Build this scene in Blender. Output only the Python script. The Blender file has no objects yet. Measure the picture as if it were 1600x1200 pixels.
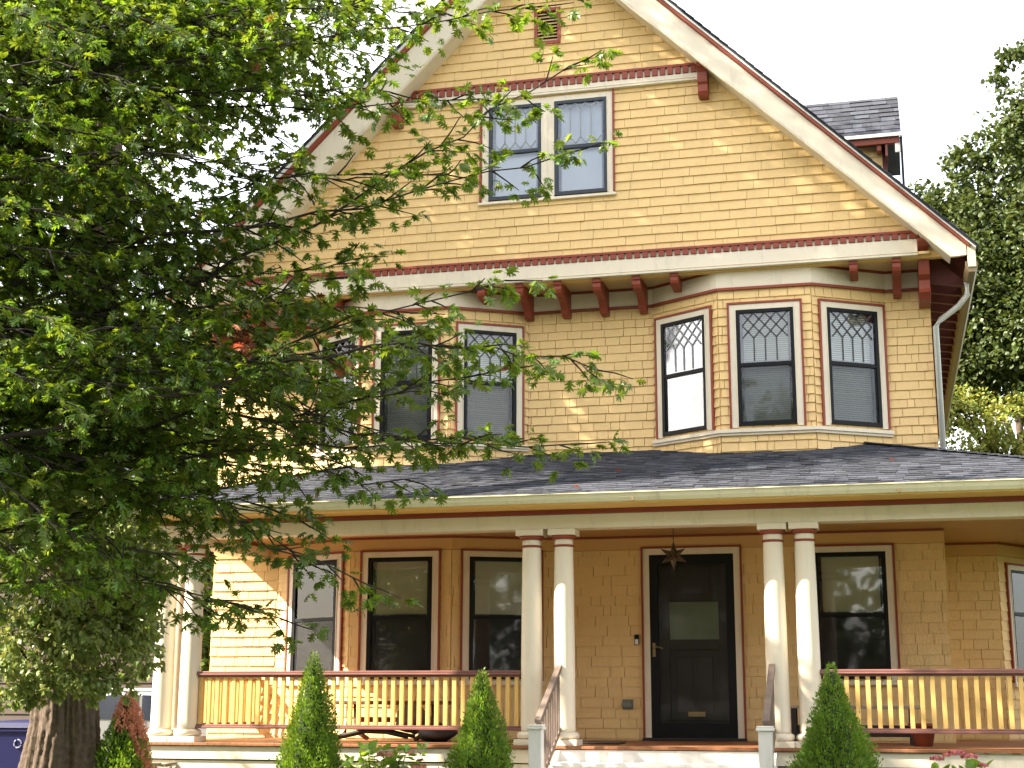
import bpy, math, random
import numpy as np
from mathutils import Vector, Matrix
R_ = math.radians
rnd = random.Random(7)
nr = np.random.RandomState(11)
sc = bpy.context.scene
COL = sc.collection

# ------------------------------------------------------------------ camera
CAM = Vector((2.744, -17.503, 1.604)); YAW, PIT, ROL, FPX = R_(14.242), R_(12.29), R_(0.162), 2300.2
def cam_axes():
    F = Vector((-math.sin(YAW)*math.cos(PIT), math.cos(YAW)*math.cos(PIT), math.sin(PIT)))
    Rv = Vector((math.cos(YAW), math.sin(YAW), 0)); U = Rv.cross(F)
    c, s = math.cos(ROL), math.sin(ROL)
    return c*Rv + s*U, -s*Rv + c*U, F
CR, CU, CF = cam_axes()
cam = bpy.data.cameras.new('camera'); co = bpy.data.objects.new('camera', cam); COL.objects.link(co)
cam.sensor_width = 36; cam.lens = 36*FPX/1600; cam.clip_end = 2000; cam.clip_start = .1
M = Matrix.Identity(4)
for i in range(3):
    M[i][0], M[i][1], M[i][2], M[i][3] = CR[i], CU[i], -CF[i], CAM[i]
co.matrix_world = M; sc.camera = co

# ------------------------------------------------------------------ sky, sun, exposure
SUN_AZ, SUN_EL = 66, 37          # degrees left of the view towards the facade, above the horizon
world = bpy.data.worlds.new('World'); sc.world = world; world.use_nodes = True
wt = world.node_tree; wt.nodes.clear()
def wn(t): return wt.nodes.new(t)
sky = wn('ShaderNodeTexSky'); sky.sky_type = 'NISHITA'; sky.sun_disc = False
sky.sun_elevation = R_(SUN_EL); sky.sun_rotation = R_(180+SUN_AZ); sky.dust_density = 2.0
tc = wn('ShaderNodeTexCoord'); mp = wn('ShaderNodeMapping'); mp.inputs['Scale'].default_value = (1.2, 1.2, 2.6)
nz = wn('ShaderNodeTexNoise'); nz.inputs['Scale'].default_value = 2.3; nz.inputs['Detail'].default_value = 7; nz.inputs['Roughness'].default_value = .55
rp = wn('ShaderNodeValToRGB'); rp.color_ramp.elements[0].position = .20; rp.color_ramp.elements[1].position = .72
mxw = wn('ShaderNodeMix'); mxw.data_type = 'RGBA'
bg = wn('ShaderNodeBackground'); bg.inputs['Strength'].default_value = 0.1
ow = wn('ShaderNodeOutputWorld')
wt.links.new(tc.outputs['Generated'], mp.inputs['Vector']); wt.links.new(mp.outputs['Vector'], nz.inputs['Vector'])
wt.links.new(nz.outputs['Fac'], rp.inputs['Fac']); wt.links.new(rp.outputs['Color'], mxw.inputs['Factor'])
wt.links.new(sky.outputs['Color'], mxw.inputs[6]); mxw.inputs[7].default_value = (7.6, 7.35, 7.1, 1)
wt.links.new(mxw.outputs[2], bg.inputs['Color']); wt.links.new(bg.outputs[0], ow.inputs[0])
sl = bpy.data.lights.new('sun', 'SUN'); sl.energy = 5.0; sl.angle = R_(0.6); sl.color = (1, .90, .74)
so = bpy.data.objects.new('sun', sl); COL.objects.link(so)
SD = Vector((-math.sin(R_(SUN_AZ))*math.cos(R_(SUN_EL)), -math.cos(R_(SUN_AZ))*math.cos(R_(SUN_EL)), math.sin(R_(SUN_EL))))
so.rotation_euler = SD.to_track_quat('Z', 'Y').to_euler(); so.location = (-20, -20, 30)
vs = sc.view_settings; vs.view_transform = 'Standard'; vs.look = 'None'; vs.gamma = 1; vs.use_curve_mapping = False
vs.exposure = 2.25
sc.render.film_transparent = False
sc.cycles.max_bounces = 8; sc.cycles.transparent_max_bounces = 16; sc.cycles.diffuse_bounces = 4
sc.cycles.transmission_bounces = 3; sc.cycles.glossy_bounces = 3

# ------------------------------------------------------------------ materials
MT = {}
def mat(name, col, rough=.6, bump=0, bscale=40, bstretch=(1, 1, 1), var=0.0, vscale=3, island=0.0, hue=None, spec=.4, metal=0, trans=0, dirt=0):
    m = bpy.data.materials.new(name); m.use_nodes = True; t = m.node_tree; n = t.nodes; L = t.links
    b = n['Principled BSDF']; b.inputs['Roughness'].default_value = rough; b.inputs['Metallic'].default_value = metal
    b.inputs['Specular IOR Level'].default_value = spec
    g = n.new('ShaderNodeNewGeometry'); tcn = n.new('ShaderNodeTexCoord')
    rgb = n.new('ShaderNodeRGB'); rgb.outputs[0].default_value = (*col, 1); out = rgb.outputs[0]
    hs = n.new('ShaderNodeHueSaturation'); L.new(out, hs.inputs['Color']); out = hs.outputs[0]
    fac = None
    no = n.new('ShaderNodeTexNoise'); no.inputs['Scale'].default_value = vscale; no.inputs['Detail'].default_value = 6
    L.new(g.outputs['Position'], no.inputs['Vector'])
    a = n.new('ShaderNodeMath'); a.operation = 'MULTIPLY_ADD'; a.inputs[1].default_value = 2*var*1.6; a.inputs[2].default_value = 1-var*1.6
    L.new(no.outputs['Fac'], a.inputs[0])
    a2 = n.new('ShaderNodeMath'); a2.operation = 'MULTIPLY_ADD'; a2.inputs[1].default_value = 2*island; L.new(g.outputs['Random Per Island'], a2.inputs[0])
    L.new(a.outputs[0], a2.inputs[2])
    a3 = n.new('ShaderNodeMath'); a3.operation = 'SUBTRACT'; a3.inputs[1].default_value = island; L.new(a2.outputs[0], a3.inputs[0])
    L.new(a3.outputs[0], hs.inputs['Value'])
    if hue:
        r = n.new('ShaderNodeMapRange'); r.inputs['To Min'].default_value = .5-hue; r.inputs['To Max'].default_value = .5+hue
        wn_ = n.new('ShaderNodeTexWhiteNoise'); wn_.noise_dimensions = '1D'; L.new(g.outputs['Random Per Island'], wn_.inputs['W'])
        L.new(wn_.outputs['Value'], r.inputs['Value']); L.new(r.outputs[0], hs.inputs['Hue'])
    if dirt:
        dn = n.new('ShaderNodeTexNoise'); dn.inputs['Scale'].default_value = 9; dn.inputs['Detail'].default_value = 9; dn.inputs['Roughness'].default_value = .7
        dm = n.new('ShaderNodeMapping'); dm.inputs['Scale'].default_value = (1, 1, .25); L.new(g.outputs['Position'], dm.inputs['Vector']); L.new(dm.outputs[0], dn.inputs['Vector'])
        dr = n.new('ShaderNodeValToRGB'); dr.color_ramp.elements[0].position = .52; dr.color_ramp.elements[1].position = .78
        L.new(dn.outputs['Fac'], dr.inputs['Fac'])
        dx = n.new('ShaderNodeMix'); dx.data_type = 'RGBA'; dmul = n.new('ShaderNodeMath'); dmul.operation = 'MULTIPLY'; dmul.inputs[1].default_value = dirt
        L.new(dr.outputs['Color'], dmul.inputs[0]); L.new(dmul.outputs[0], dx.inputs['Factor']); L.new(out, dx.inputs[6]); dx.inputs[7].default_value = (.16, .13, .09, 1)
        out = dx.outputs[2]
    L.new(out, b.inputs['Base Color'])
    if bump:
        bm = n.new('ShaderNodeBump'); bm.inputs['Strength'].default_value = bump; bm.inputs['Distance'].default_value = .01
        mm = n.new('ShaderNodeMapping'); mm.inputs['Scale'].default_value = bstretch
        bn = n.new('ShaderNodeTexNoise'); bn.inputs['Scale'].default_value = bscale; bn.inputs['Detail'].default_value = 8
        L.new(g.outputs['Position'], mm.inputs['Vector']); L.new(mm.outputs[0], bn.inputs['Vector']); L.new(bn.outputs['Fac'], bm.inputs['Height'])
        L.new(bm.outputs[0], b.inputs['Normal'])
    if trans:
        tr = n.new('ShaderNodeBsdfTranslucent'); mx = n.new('ShaderNodeMixShader'); mx.inputs[0].default_value = trans
        hs2 = n.new('ShaderNodeHueSaturation'); hs2.inputs['Value'].default_value = 1.7; hs2.inputs['Saturation'].default_value = 1.1; hs2.inputs['Hue'].default_value = .475
        L.new(out, hs2.inputs['Color']); L.new(hs2.outputs[0], tr.inputs['Color'])
        L.new(b.outputs[0], mx.inputs[1]); L.new(tr.outputs[0], mx.inputs[2]); L.new(mx.outputs[0], n['Material Output'].inputs[0])
    MT[name] = m
    return m
YEL = (.735, .51, .225)
mat('yellow_shingle', YEL, .62, .5, 28, (5, 5, .7), var=.05, vscale=1.1, island=.028, hue=.002, dirt=.16)
mat('yellow_paint', (.70, .44, .14), .5, .12, 30, (3, 3, 1), var=.04, vscale=2)
mat('khaki_trim', (.60, .42, .21), .5, .1, 25, var=.05, vscale=2, dirt=.15)
mat('cream_trim', (.70, .615, .48), .5, .15, 22, (1, 1, 3), var=.06, vscale=1.5, dirt=.28)
mat('cream_column', (.72, .63, .49), .45, .08, 20, (3, 3, .5), var=.04, vscale=1.2, dirt=.12)
mat('white_paint', (.72, .69, .64), .5, .12, 25, var=.05, vscale=3, dirt=.3)
mat('red_trim', (.235, .044, .020), .5, .15, 30, var=.10, vscale=4, island=.06)
mat('dark_red', (.10, .02, .015), .6, .1, 30, var=.1, vscale=4)
mat('rail_brown', (.21, .095, .08), .35, .1, 40, var=.1, vscale=5)
mat('weathered_wood', (.17, .125, .10), .7, .4, 60, (1, 1, 4), var=.25, vscale=9)
mat('porch_ceiling_warm_bounce', (.46, .27, .10), .5, .1, 25, var=.05, vscale=2)  # ceiling colour with the porch's warm bounced light mixed into it
mat('porch_trim_warm_bounce', (.60, .35, .13), .5, .1, 25, var=.05, vscale=2)  # oranger copy of the khaki trim; warm bounce under the porch is in the colour
mat('deck_wood', (.27, .11, .045), .55, .3, 40, (8, 1, 1), var=.1, vscale=6, dirt=.4)
mat('black_frame', (.006, .0065, .008), .45, 0, spec=.18)
mat('slate_frame', (.022, .029, .04), .4, 0, spec=.35)
mat('came', (.05, .052, .055), .5)
mat('came_sky_washed', (.26, .28, .31), .5)  # same lead bars, paled by a sky reflection put into the colour
mat('blind', (.62, .66, .60), .6, island=.06)
mat('sky_pale_blind', (.55, .60, .66), .6, .1, 12, (6, 6, .5), var=.04)  # white blind with the blue-white sky reflection put into its colour
mat('sheer_curtain', (.13, .15, .165), .8, .1, 12, (6, 6, .5), var=.05)
mat('shade_cloth', (.60, .57, .42), .8, .1, 200, var=.05)
mat('unlit_black', (.012, .012, .012), .9)  # near black stands in for the unlit space behind openings
mat('door_brown', (.009, .005, .004), .5, .1, 40, (1, 1, .2), var=.2)
mat('door_pane', (.09, .115, .07), .4, 0, var=.2, vscale=5)
mat('brass', (.26, .19, .09), .5, metal=.6)
mat('bronze', (.10, .07, .04), .45, .2, 60, var=.3, vscale=12, metal=.5)
mat('roof_shingle', (.040, .044, .058), .85, .8, 160, var=.28, vscale=14, island=.45)
mat('gutter_metal', (.62, .56, .38), .4, .05, 30, var=.06, vscale=2, dirt=.4)
mat('gutter_brown', (.20, .14, .07), .5, .05, 30, var=.15, vscale=2)
mat('pale_metal', (.60, .60, .56), .4, 0, var=.05)
mat('stone', (.30, .26, .20), .9, .9, 18, var=.3, vscale=6, island=.15)
mat('dirt', (.07, .05, .03), .95, .8, 20, var=.3, vscale=2)
mat('grass', (.05, .085, .02), .8, .6, 60, var=.35, vscale=1.5, hue=.02, trans=.2)
mat('mulch', (.06, .035, .022), .95, .9, 50, var=.4, vscale=8)
mat('asphalt', (.05, .05, .052), .9, .5, 120, var=.15, vscale=4)
mat('concrete', (.20, .185, .165), .9, .4, 60, var=.12, vscale=2, dirt=.3)
mat('bark', (.085, .060, .042), .95, 1.0, 9, (4, 4, .8), var=.55, vscale=22)
mat('dark_bark', (.030, .023, .018), .95, .8, 30, var=.3, vscale=6)
mat('oak_leaf', (.088, .150, .020), .42, 0, var=.22, vscale=1.0, island=.36, hue=.024, trans=.45, spec=.5)
mat('rust_leaf', (.26, .10, .045), .6, 0, var=.2, vscale=9, island=.2, trans=.3)
mat('elm_leaf', (.080, .13, .028), .45, 0, var=.18, vscale=1.3, island=.35, hue=.025, trans=.28, spec=.5)
mat('pale_leaf', (.17, .215, .06), .45, 0, var=.2, vscale=2, island=.35, hue=.03, trans=.3, spec=.5)
mat('ovate_leaf', (.060, .085, .020), .5, 0, var=.3, vscale=.7, island=.24, hue=.02, trans=.25, spec=.5)
mat('bush_leaf_sun_tint', (.22, .25, .055), .5, 0, var=.2, vscale=.9, island=.4, hue=.04, trans=.3)  # sunlight on the bush put into a brighter yellow green
mat('cedar', (.135, .235, .028), .6, 0, var=.30, vscale=7, island=.26, hue=.02, trans=.25)
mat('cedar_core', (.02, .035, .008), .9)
mat('cedar_dry', (.60, .29, .18), .8, 0, var=.2, vscale=9, island=.3, trans=.2)
mat('hydrangea_leaf', (.16, .27, .045), .45, 0, var=.15, vscale=12, island=.25, hue=.02, trans=.35)
mat('dry_bloom', (.46, .24, .15), .8, 0, var=.2, vscale=20, island=.3, hue=.02, trans=.2)
mat('pink_bloom', (.46, .12, .12), .7, 0, var=.2, vscale=20, island=.3, hue=.03, trans=.2)
mat('bin_blue', (.002, .003, .045), .5, .1, 60, spec=.25)
mat('emblem_grey', (.22, .24, .34), .6)
mat('brown_siding', (.062, .043, .032), .8, .4, 20, (.4, .4, 6), var=.15, vscale=2)
mat('car_silver', (.24, .25, .26), .25, 0, metal=.5, spec=.6)
mat('tyre', (.015, .015, .015), .85)
mat('rim', (.45, .45, .46), .3, metal=.7)
mat('car_glass', (.012, .016, .03), .08, spec=.9)
mat('tail_red', (.35, .01, .01), .2, spec=.7)
mat('terracotta', (.20, .06, .03), .8, .2, 40)
mat('bench_wood', (.12, .05, .028), .6, .3, 30, (.3, 3, 3), var=.25, vscale=7)
mat('bench_grey', (.30, .26, .21), .7, .3, 30, (.3, 3, 3), var=.25, vscale=7)
mat('dark_iron', (.02, .017, .015), .6)
mat('grey_box', (.16, .17, .14), .5, .2, 50, var=.2, vscale=20)
mat('white_plastic', (.7, .7, .7), .4)
mat('mat_fibre', (.03, .028, .022), .95, .8, 90)
mat('cushion', (.10, .085, .075), .9, .3, 60, var=.3, vscale=10)
def glassmat(name, base, tint=(1, 1, 1), mul=1.5):
    m = bpy.data.materials.new(name); m.use_nodes = True; t = m.node_tree; n = t.nodes; L = t.links
    n.remove(n['Principled BSDF'])
    gl = n.new('ShaderNodeBsdfGlossy'); gl.inputs['Roughness'].default_value = .03
    g = n.new('ShaderNodeNewGeometry'); bn = n.new('ShaderNodeTexNoise'); bn.inputs['Scale'].default_value = 2.2; bn.inputs['Detail'].default_value = 2
    bm = n.new('ShaderNodeBump'); bm.inputs['Strength'].default_value = .10; bm.inputs['Distance'].default_value = .012
    L.new(g.outputs['Position'], bn.inputs['Vector']); L.new(bn.outputs['Fac'], bm.inputs['Height']); L.new(bm.outputs[0], gl.inputs['Normal'])
    tp = n.new('ShaderNodeBsdfTransparent'); tp.inputs[0].default_value = (*tint, 1)
    fr = n.new('ShaderNodeFresnel'); fr.inputs['IOR'].default_value = 1.5
    ma = n.new('ShaderNodeMath'); ma.operation = 'MULTIPLY_ADD'; ma.use_clamp = True; ma.inputs[1].default_value = mul; ma.inputs[2].default_value = base
    L.new(fr.outputs[0], ma.inputs[0])
    mx = n.new('ShaderNodeMixShader'); L.new(ma.outputs[0], mx.inputs[0]); L.new(tp.outputs[0], mx.inputs[1]); L.new(gl.outputs[0], mx.inputs[2])
    L.new(mx.outputs[0], n['Material Output'].inputs[0]); MT[name] = m
glassmat('glass', .02, mul=1.1)
glassmat('door_glass', .0, mul=.10)
m = bpy.data.materials.new('screen_mesh'); m.use_nodes = True; t = m.node_tree
tp = t.nodes.new('ShaderNodeBsdfTransparent'); mx = t.nodes.new('ShaderNodeMixShader'); mx.inputs[0].default_value = .22
b = t.nodes['Principled BSDF']; b.inputs['Base Color'].default_value = (.02, .022, .024, 1); b.inputs['Roughness'].default_value = .7
t.links.new(tp.outputs[0], mx.inputs[1]); t.links.new(b.outputs[0], mx.inputs[2]); t.links.new(mx.outputs[0], t.nodes['Material Output'].inputs[0]); MT['screen_mesh'] = m

# ------------------------------------------------------------------ helpers
class Fr:
    """wall frame: origin, direction along the wall, outward normal"""
    def __init__(s, x0, y0, x1, y1):
        s.o = Vector((x0, y0, 0)); d = Vector((x1-x0, y1-y0, 0)); s.len = d.length; s.d = d.normalized(); s.n = Vector((s.d.y, -s.d.x, 0))
    def p(s, u, w, o=0):
        v = s.o + s.d*u + s.n*o; return (v.x, v.y, w)
class MB:
    def __init__(s): s.v = []; s.f = []
    def add(s, vs_, fs):
        k = len(s.v); s.v += [tuple(a) for a in vs_]; s.f += [tuple(i+k for i in f) for f in fs]
    def hexa(s, p):
        s.add(p, [(0, 3, 2, 1), (4, 5, 6, 7), (0, 1, 5, 4), (1, 2, 6, 5), (2, 3, 7, 6), (3, 0, 4, 7)])
    def box(s, x0, x1, y0, y1, z0, z1):
        s.hexa([(x0, y0, z0), (x1, y0, z0), (x1, y1, z0), (x0, y1, z0), (x0, y0, z1), (x1, y0, z1), (x1, y1, z1), (x0, y1, z1)])
    def fbox(s, fr, u0, u1, w0, w1, o0, o1):
        s.hexa([fr.p(u0, w0, o1), fr.p(u1, w0, o1), fr.p(u1, w0, o0), fr.p(u0, w0, o0), fr.p(u0, w1, o1), fr.p(u1, w1, o1), fr.p(u1, w1, o0), fr.p(u0, w1, o0)])
    def prism(s, pts, off):
        """pts: loop of 3D points, extruded by vector off"""
        n = len(pts); off = Vector(off); a = [Vector(p) for p in pts]; b_ = [p+off for p in a]
        s.add(a+b_, [tuple(range(n))[::-1], tuple(range(n, 2*n))]+[(i, (i+1) % n, n+(i+1) % n, n+i) for i in range(n)])
    def bar(s, p0, p1, w, h, up=(0, 0, 1)):
        p0, p1 = Vector(p0), Vector(p1); d = (p1-p0).normalized(); sx = d.cross(Vector(up)).normalized()*w/2; sy = sx.cross(d).normalized()*h/2
        s.hexa([p0-sx-sy, p0+sx-sy, p0+sx+sy, p0-sx+sy, p1-sx-sy, p1+sx-sy, p1+sx+sy, p1-sx+sy])
    def tube(s, pts, rad, n=6, cap=True):
        pts = [Vector(p) for p in pts]
        if not hasattr(rad, '__len__'): rad = [rad]*len(pts)
        k = len(s.v); ref = Vector((0.13, .21, 1)).normalized()
        for i, p in enumerate(pts):
            d = (pts[min(i+1, len(pts)-1)]-pts[max(i-1, 0)]).normalized()
            r = Vector((1, 0.1, 0)) if abs(d.z) > .95 else ref
            a = d.cross(r).normalized(); b_ = d.cross(a).normalized()
            for j in range(n):
                t_ = 2*math.pi*j/n; q = p+(a*math.cos(t_)+b_*math.sin(t_))*rad[i]; s.v.append(tuple(q))
        for i in range(len(pts)-1):
            for j in range(n):
                a0 = k+i*n+j; a1 = k+i*n+(j+1) % n; s.f.append((a0, a1, a1+n, a0+n))
        if cap: s.f.append(tuple(k+j for j in range(n))[::-1]); s.f.append(tuple(k+(len(pts)-1)*n+j for j in range(n)))
    def lathe(s, cx, cy, prof, n=24):
        k = len(s.v)
        for r, z in prof:
            for j in range(n):
                t_ = 2*math.pi*j/n; s.v.append((cx+r*math.cos(t_), cy+r*math.sin(t_), z))
        for i in range(len(prof)-1):
            for j in range(n):
                a0 = k+i*n+j; a1 = k+i*n+(j+1) % n; s.f.append((a0, a1, a1+n, a0+n))
        s.f.append(tuple(k+j for j in range(n))[::-1]); s.f.append(tuple(k+(len(prof)-1)*n+j for j in range(n)))
    def build(s, name, material, parent=None, smooth=False, bevel=0, kind=None, label=None):
        me = bpy.data.meshes.new(name); me.from_pydata(s.v, [], s.f); me.materials.append(MT[material])
        if smooth:
            me.polygons.foreach_set('use_smooth', [len(p.vertices) < 5 for p in me.polygons])
        o = bpy.data.objects.new(name, me); link(o, parent)
        if bevel:
            bv = o.modifiers.new('bevel', 'BEVEL'); bv.width = bevel; bv.segments = 2; bv.limit_method = 'ANGLE'; bv.angle_limit = R_(40)
        if kind: o['kind'] = kind
        if label: o['label'] = label
        return o
ROOTLOC = {}
def link(o, parent=None):
    COL.objects.link(o)
    if parent is not None:
        r = parent
        loc = Vector((0, 0, 0)) if r.get('_abs') is None else Vector(r['_abs'])
        o.parent = parent
        if r.name in ROOTLOC: o.matrix_parent_inverse = Matrix.Translation(-ROOTLOC[r.name])
    return o
def thing(name, label, cat, loc, group=None):
    o = bpy.data.objects.new(name, None); o.empty_display_size = .3; COL.objects.link(o); o.location = loc
    ROOTLOC[o.name] = Vector(loc); o['label'] = label; o['category'] = cat
    if group: o['group'] = group
    return o
def npmesh(name, V, F, material, parent=None, kind=None, smooth=False):
    """V (n,3) array, F (m,k) array with equal face size k"""
    me = bpy.data.meshes.new(name); V = np.ascontiguousarray(V, dtype=np.float32); F = np.ascontiguousarray(F, dtype=np.int32)
    me.vertices.add(len(V)); me.vertices.foreach_set('co', V.ravel())
    k = F.shape[1]; me.loops.add(F.size); me.loops.foreach_set('vertex_index', F.ravel())
    me.polygons.add(len(F)); me.polygons.foreach_set('loop_start', np.arange(0, F.size, k, dtype=np.int32))
    me.update(calc_edges=True); me.materials.append(MT[material])
    if smooth: me.polygons.foreach_set('use_smooth', np.ones(len(F), dtype=bool))
    o = bpy.data.objects.new(name, me); link(o, parent)
    if kind: o['kind'] = kind
    return o
def sheet(name, pts, material, kind='structure', z=None):
    mb = MB(); mb.add(pts, [tuple(range(len(pts)))]); o = mb.build(name, material, None, kind=kind); return o

# ------------------------------------------------------------------ ground
def gz(x, y): # height of the yard, rising gently to the house
    t_ = min(1, max(0, (y+11)/7.5)); return .28*(t_*t_*(3-2*t_))
N = 60; V = []; F = []
xs = np.concatenate([np.linspace(-300, -16, 8), np.linspace(-15, 15, 45), np.linspace(16, 300, 8)])
ys = np.concatenate([np.linspace(-300, -26, 8), np.linspace(-25, 12, 45), np.linspace(13, 300, 8)])
for yy in ys:
    for xx in xs: V.append((xx, yy, gz(xx, yy)+.012*math.sin(xx*2.1)*math.cos(yy*1.7)))
nx = len(xs)
for j in range(len(ys)-1):
    for i in range(nx-1): F.append((j*nx+i, j*nx+i+1, (j+1)*nx+i+1, (j+1)*nx+i))
g = npmesh('ground', np.array(V), np.array(F), 'grass'); g['kind'] = 'structure'
def slab(name, x0, x1, y0, y1, z0, z1, m_):
    mb = MB(); mb.box(x0, x1, y0, y1, z0, z1); o = mb.build(name, m_); o['kind'] = 'structure'; return o
slab('road', -300, 300, -34, -27, -.3, .03, 'asphalt')
slab('pavement', -300, 300, -19.5, -16.2, -.3, .05, 'concrete')
slab('garden_path', -.4, 1.5, -16.19, -5.2, -.3, .32, 'concrete')
slab('driveway', -13.5, -6.3, -16.19, 12, -.3, .31, 'concrete')

# ------------------------------------------------------------------ the house
H = thing('brick_house'.replace('brick', 'shingled'), 'large yellow shingled house with cream and red trim, steep front gable and columned porch', 'house', (-1.1, 0, .28))
XL, XR, XC = -5.65, 3.40, -1.08
YG = -.62         # siding plane of the gable
pool = []         # shingle pieces waiting to be sorted: (priority, piece)
def rows(fr, u0f, u1f, z0, z1, h, holes, wmin, wmax, prio, th=.017, seed=0, gap=.004):
    r = random.Random(seed); z = z0
    while z < z1-.01:
        hh = h*(1+r.uniform(-.03, .03)); zt = min(z+hh, z1); a, b_ = u0f((z+zt)/2), u1f((z+zt)/2)
        if b_-a > .03:
            u = a - r.uniform(0, wmax)
            while u < b_:
                w = r.uniform(wmin, wmax)
                if r.random() < .12: w *= .5
                s0, s1 = max(u, a), min(u+w, b_); u += w
                if s1-s0 < .015: continue
                dz = r.uniform(-.002, .002)
                rects = [(s0+gap/2, s1-gap/2, z+dz, zt)]
                for (h0, h1, g0, g1) in holes:
                    nxt = []
                    for (p0, p1, q0, q1) in rects:
                        if p1 <= h0 or p0 >= h1 or q1 <= g0 or q0 >= g1: nxt.append((p0, p1, q0, q1)); continue
                        if p0 < h0: nxt.append((p0, h0, q0, q1))
                        if p1 > h1: nxt.append((h1, p1, q0, q1))
                        m0, m1 = max(p0, h0), min(p1, h1)
                        if q0 < g0: nxt.append((m0, m1, q0, g0))
                        if q1 > g1: nxt.append((m0, m1, g1, q1))
                    rects = nxt
                for (p0, p1, q0, q1) in rects:
                    if p1-p0 < .006 or q1-q0 < .006: continue
                    to = th*(1+r.uniform(-.15, .25)); tilt = r.uniform(-.0015, .0015)
                    def o_(w_): return .002+to*(zt-w_)/hh
                    oo = [o_(q0)+tilt, o_(q0)-tilt, max(.001, o_(q1)+tilt), max(.001, o_(q1)-tilt)]
                    vv = [fr.p(p0, q0, oo[0]), fr.p(p1, q0, oo[1]), fr.p(p1, q1, oo[3]), fr.p(p0, q1, oo[2]),
                          fr.p(p0, q0, -.012), fr.p(p1, q0, -.012), fr.p(p1, q1, -.012), fr.p(p0, q1, -.012)]
                    pool.append((prio*(p1-p0)*(q1-q0), vv))
        z = zt
PF = [(0, 1, 2, 3), (4, 5, 1, 0), (3, 2, 6, 7), (1, 5, 6, 2), (4, 0, 3, 7)]
def sheath(fr, u0, u1, z0, z1, holes, name='wall_sheathing', top=None, m_='yellow_paint'):
    """backing wall with real openings"""
    us = sorted({u0, u1, *[min(max(h[0], u0), u1) for h in holes], *[min(max(h[1], u0), u1) for h in holes]})
    mb = MB()
    for a, b_ in zip(us[:-1], us[1:]):
        if b_-a < 1e-5: continue
        c = (a+b_)/2; zz = [(z0, z1)]
        for h in holes:
            if h[0] < c < h[1]:
                nz_ = []
                for p, q in zz:
                    if q <= h[2] or p >= h[3]: nz_.append((p, q)); continue
                    if p < h[2]: nz_.append((p, h[2]))
                    if q > h[3]: nz_.append((h[3], q))
                zz = nz_
        for p, q in zz: mb.fbox(fr, a, b_, p, q, -.10, -.012)
    return mb.build(name, m_, H)

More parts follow.
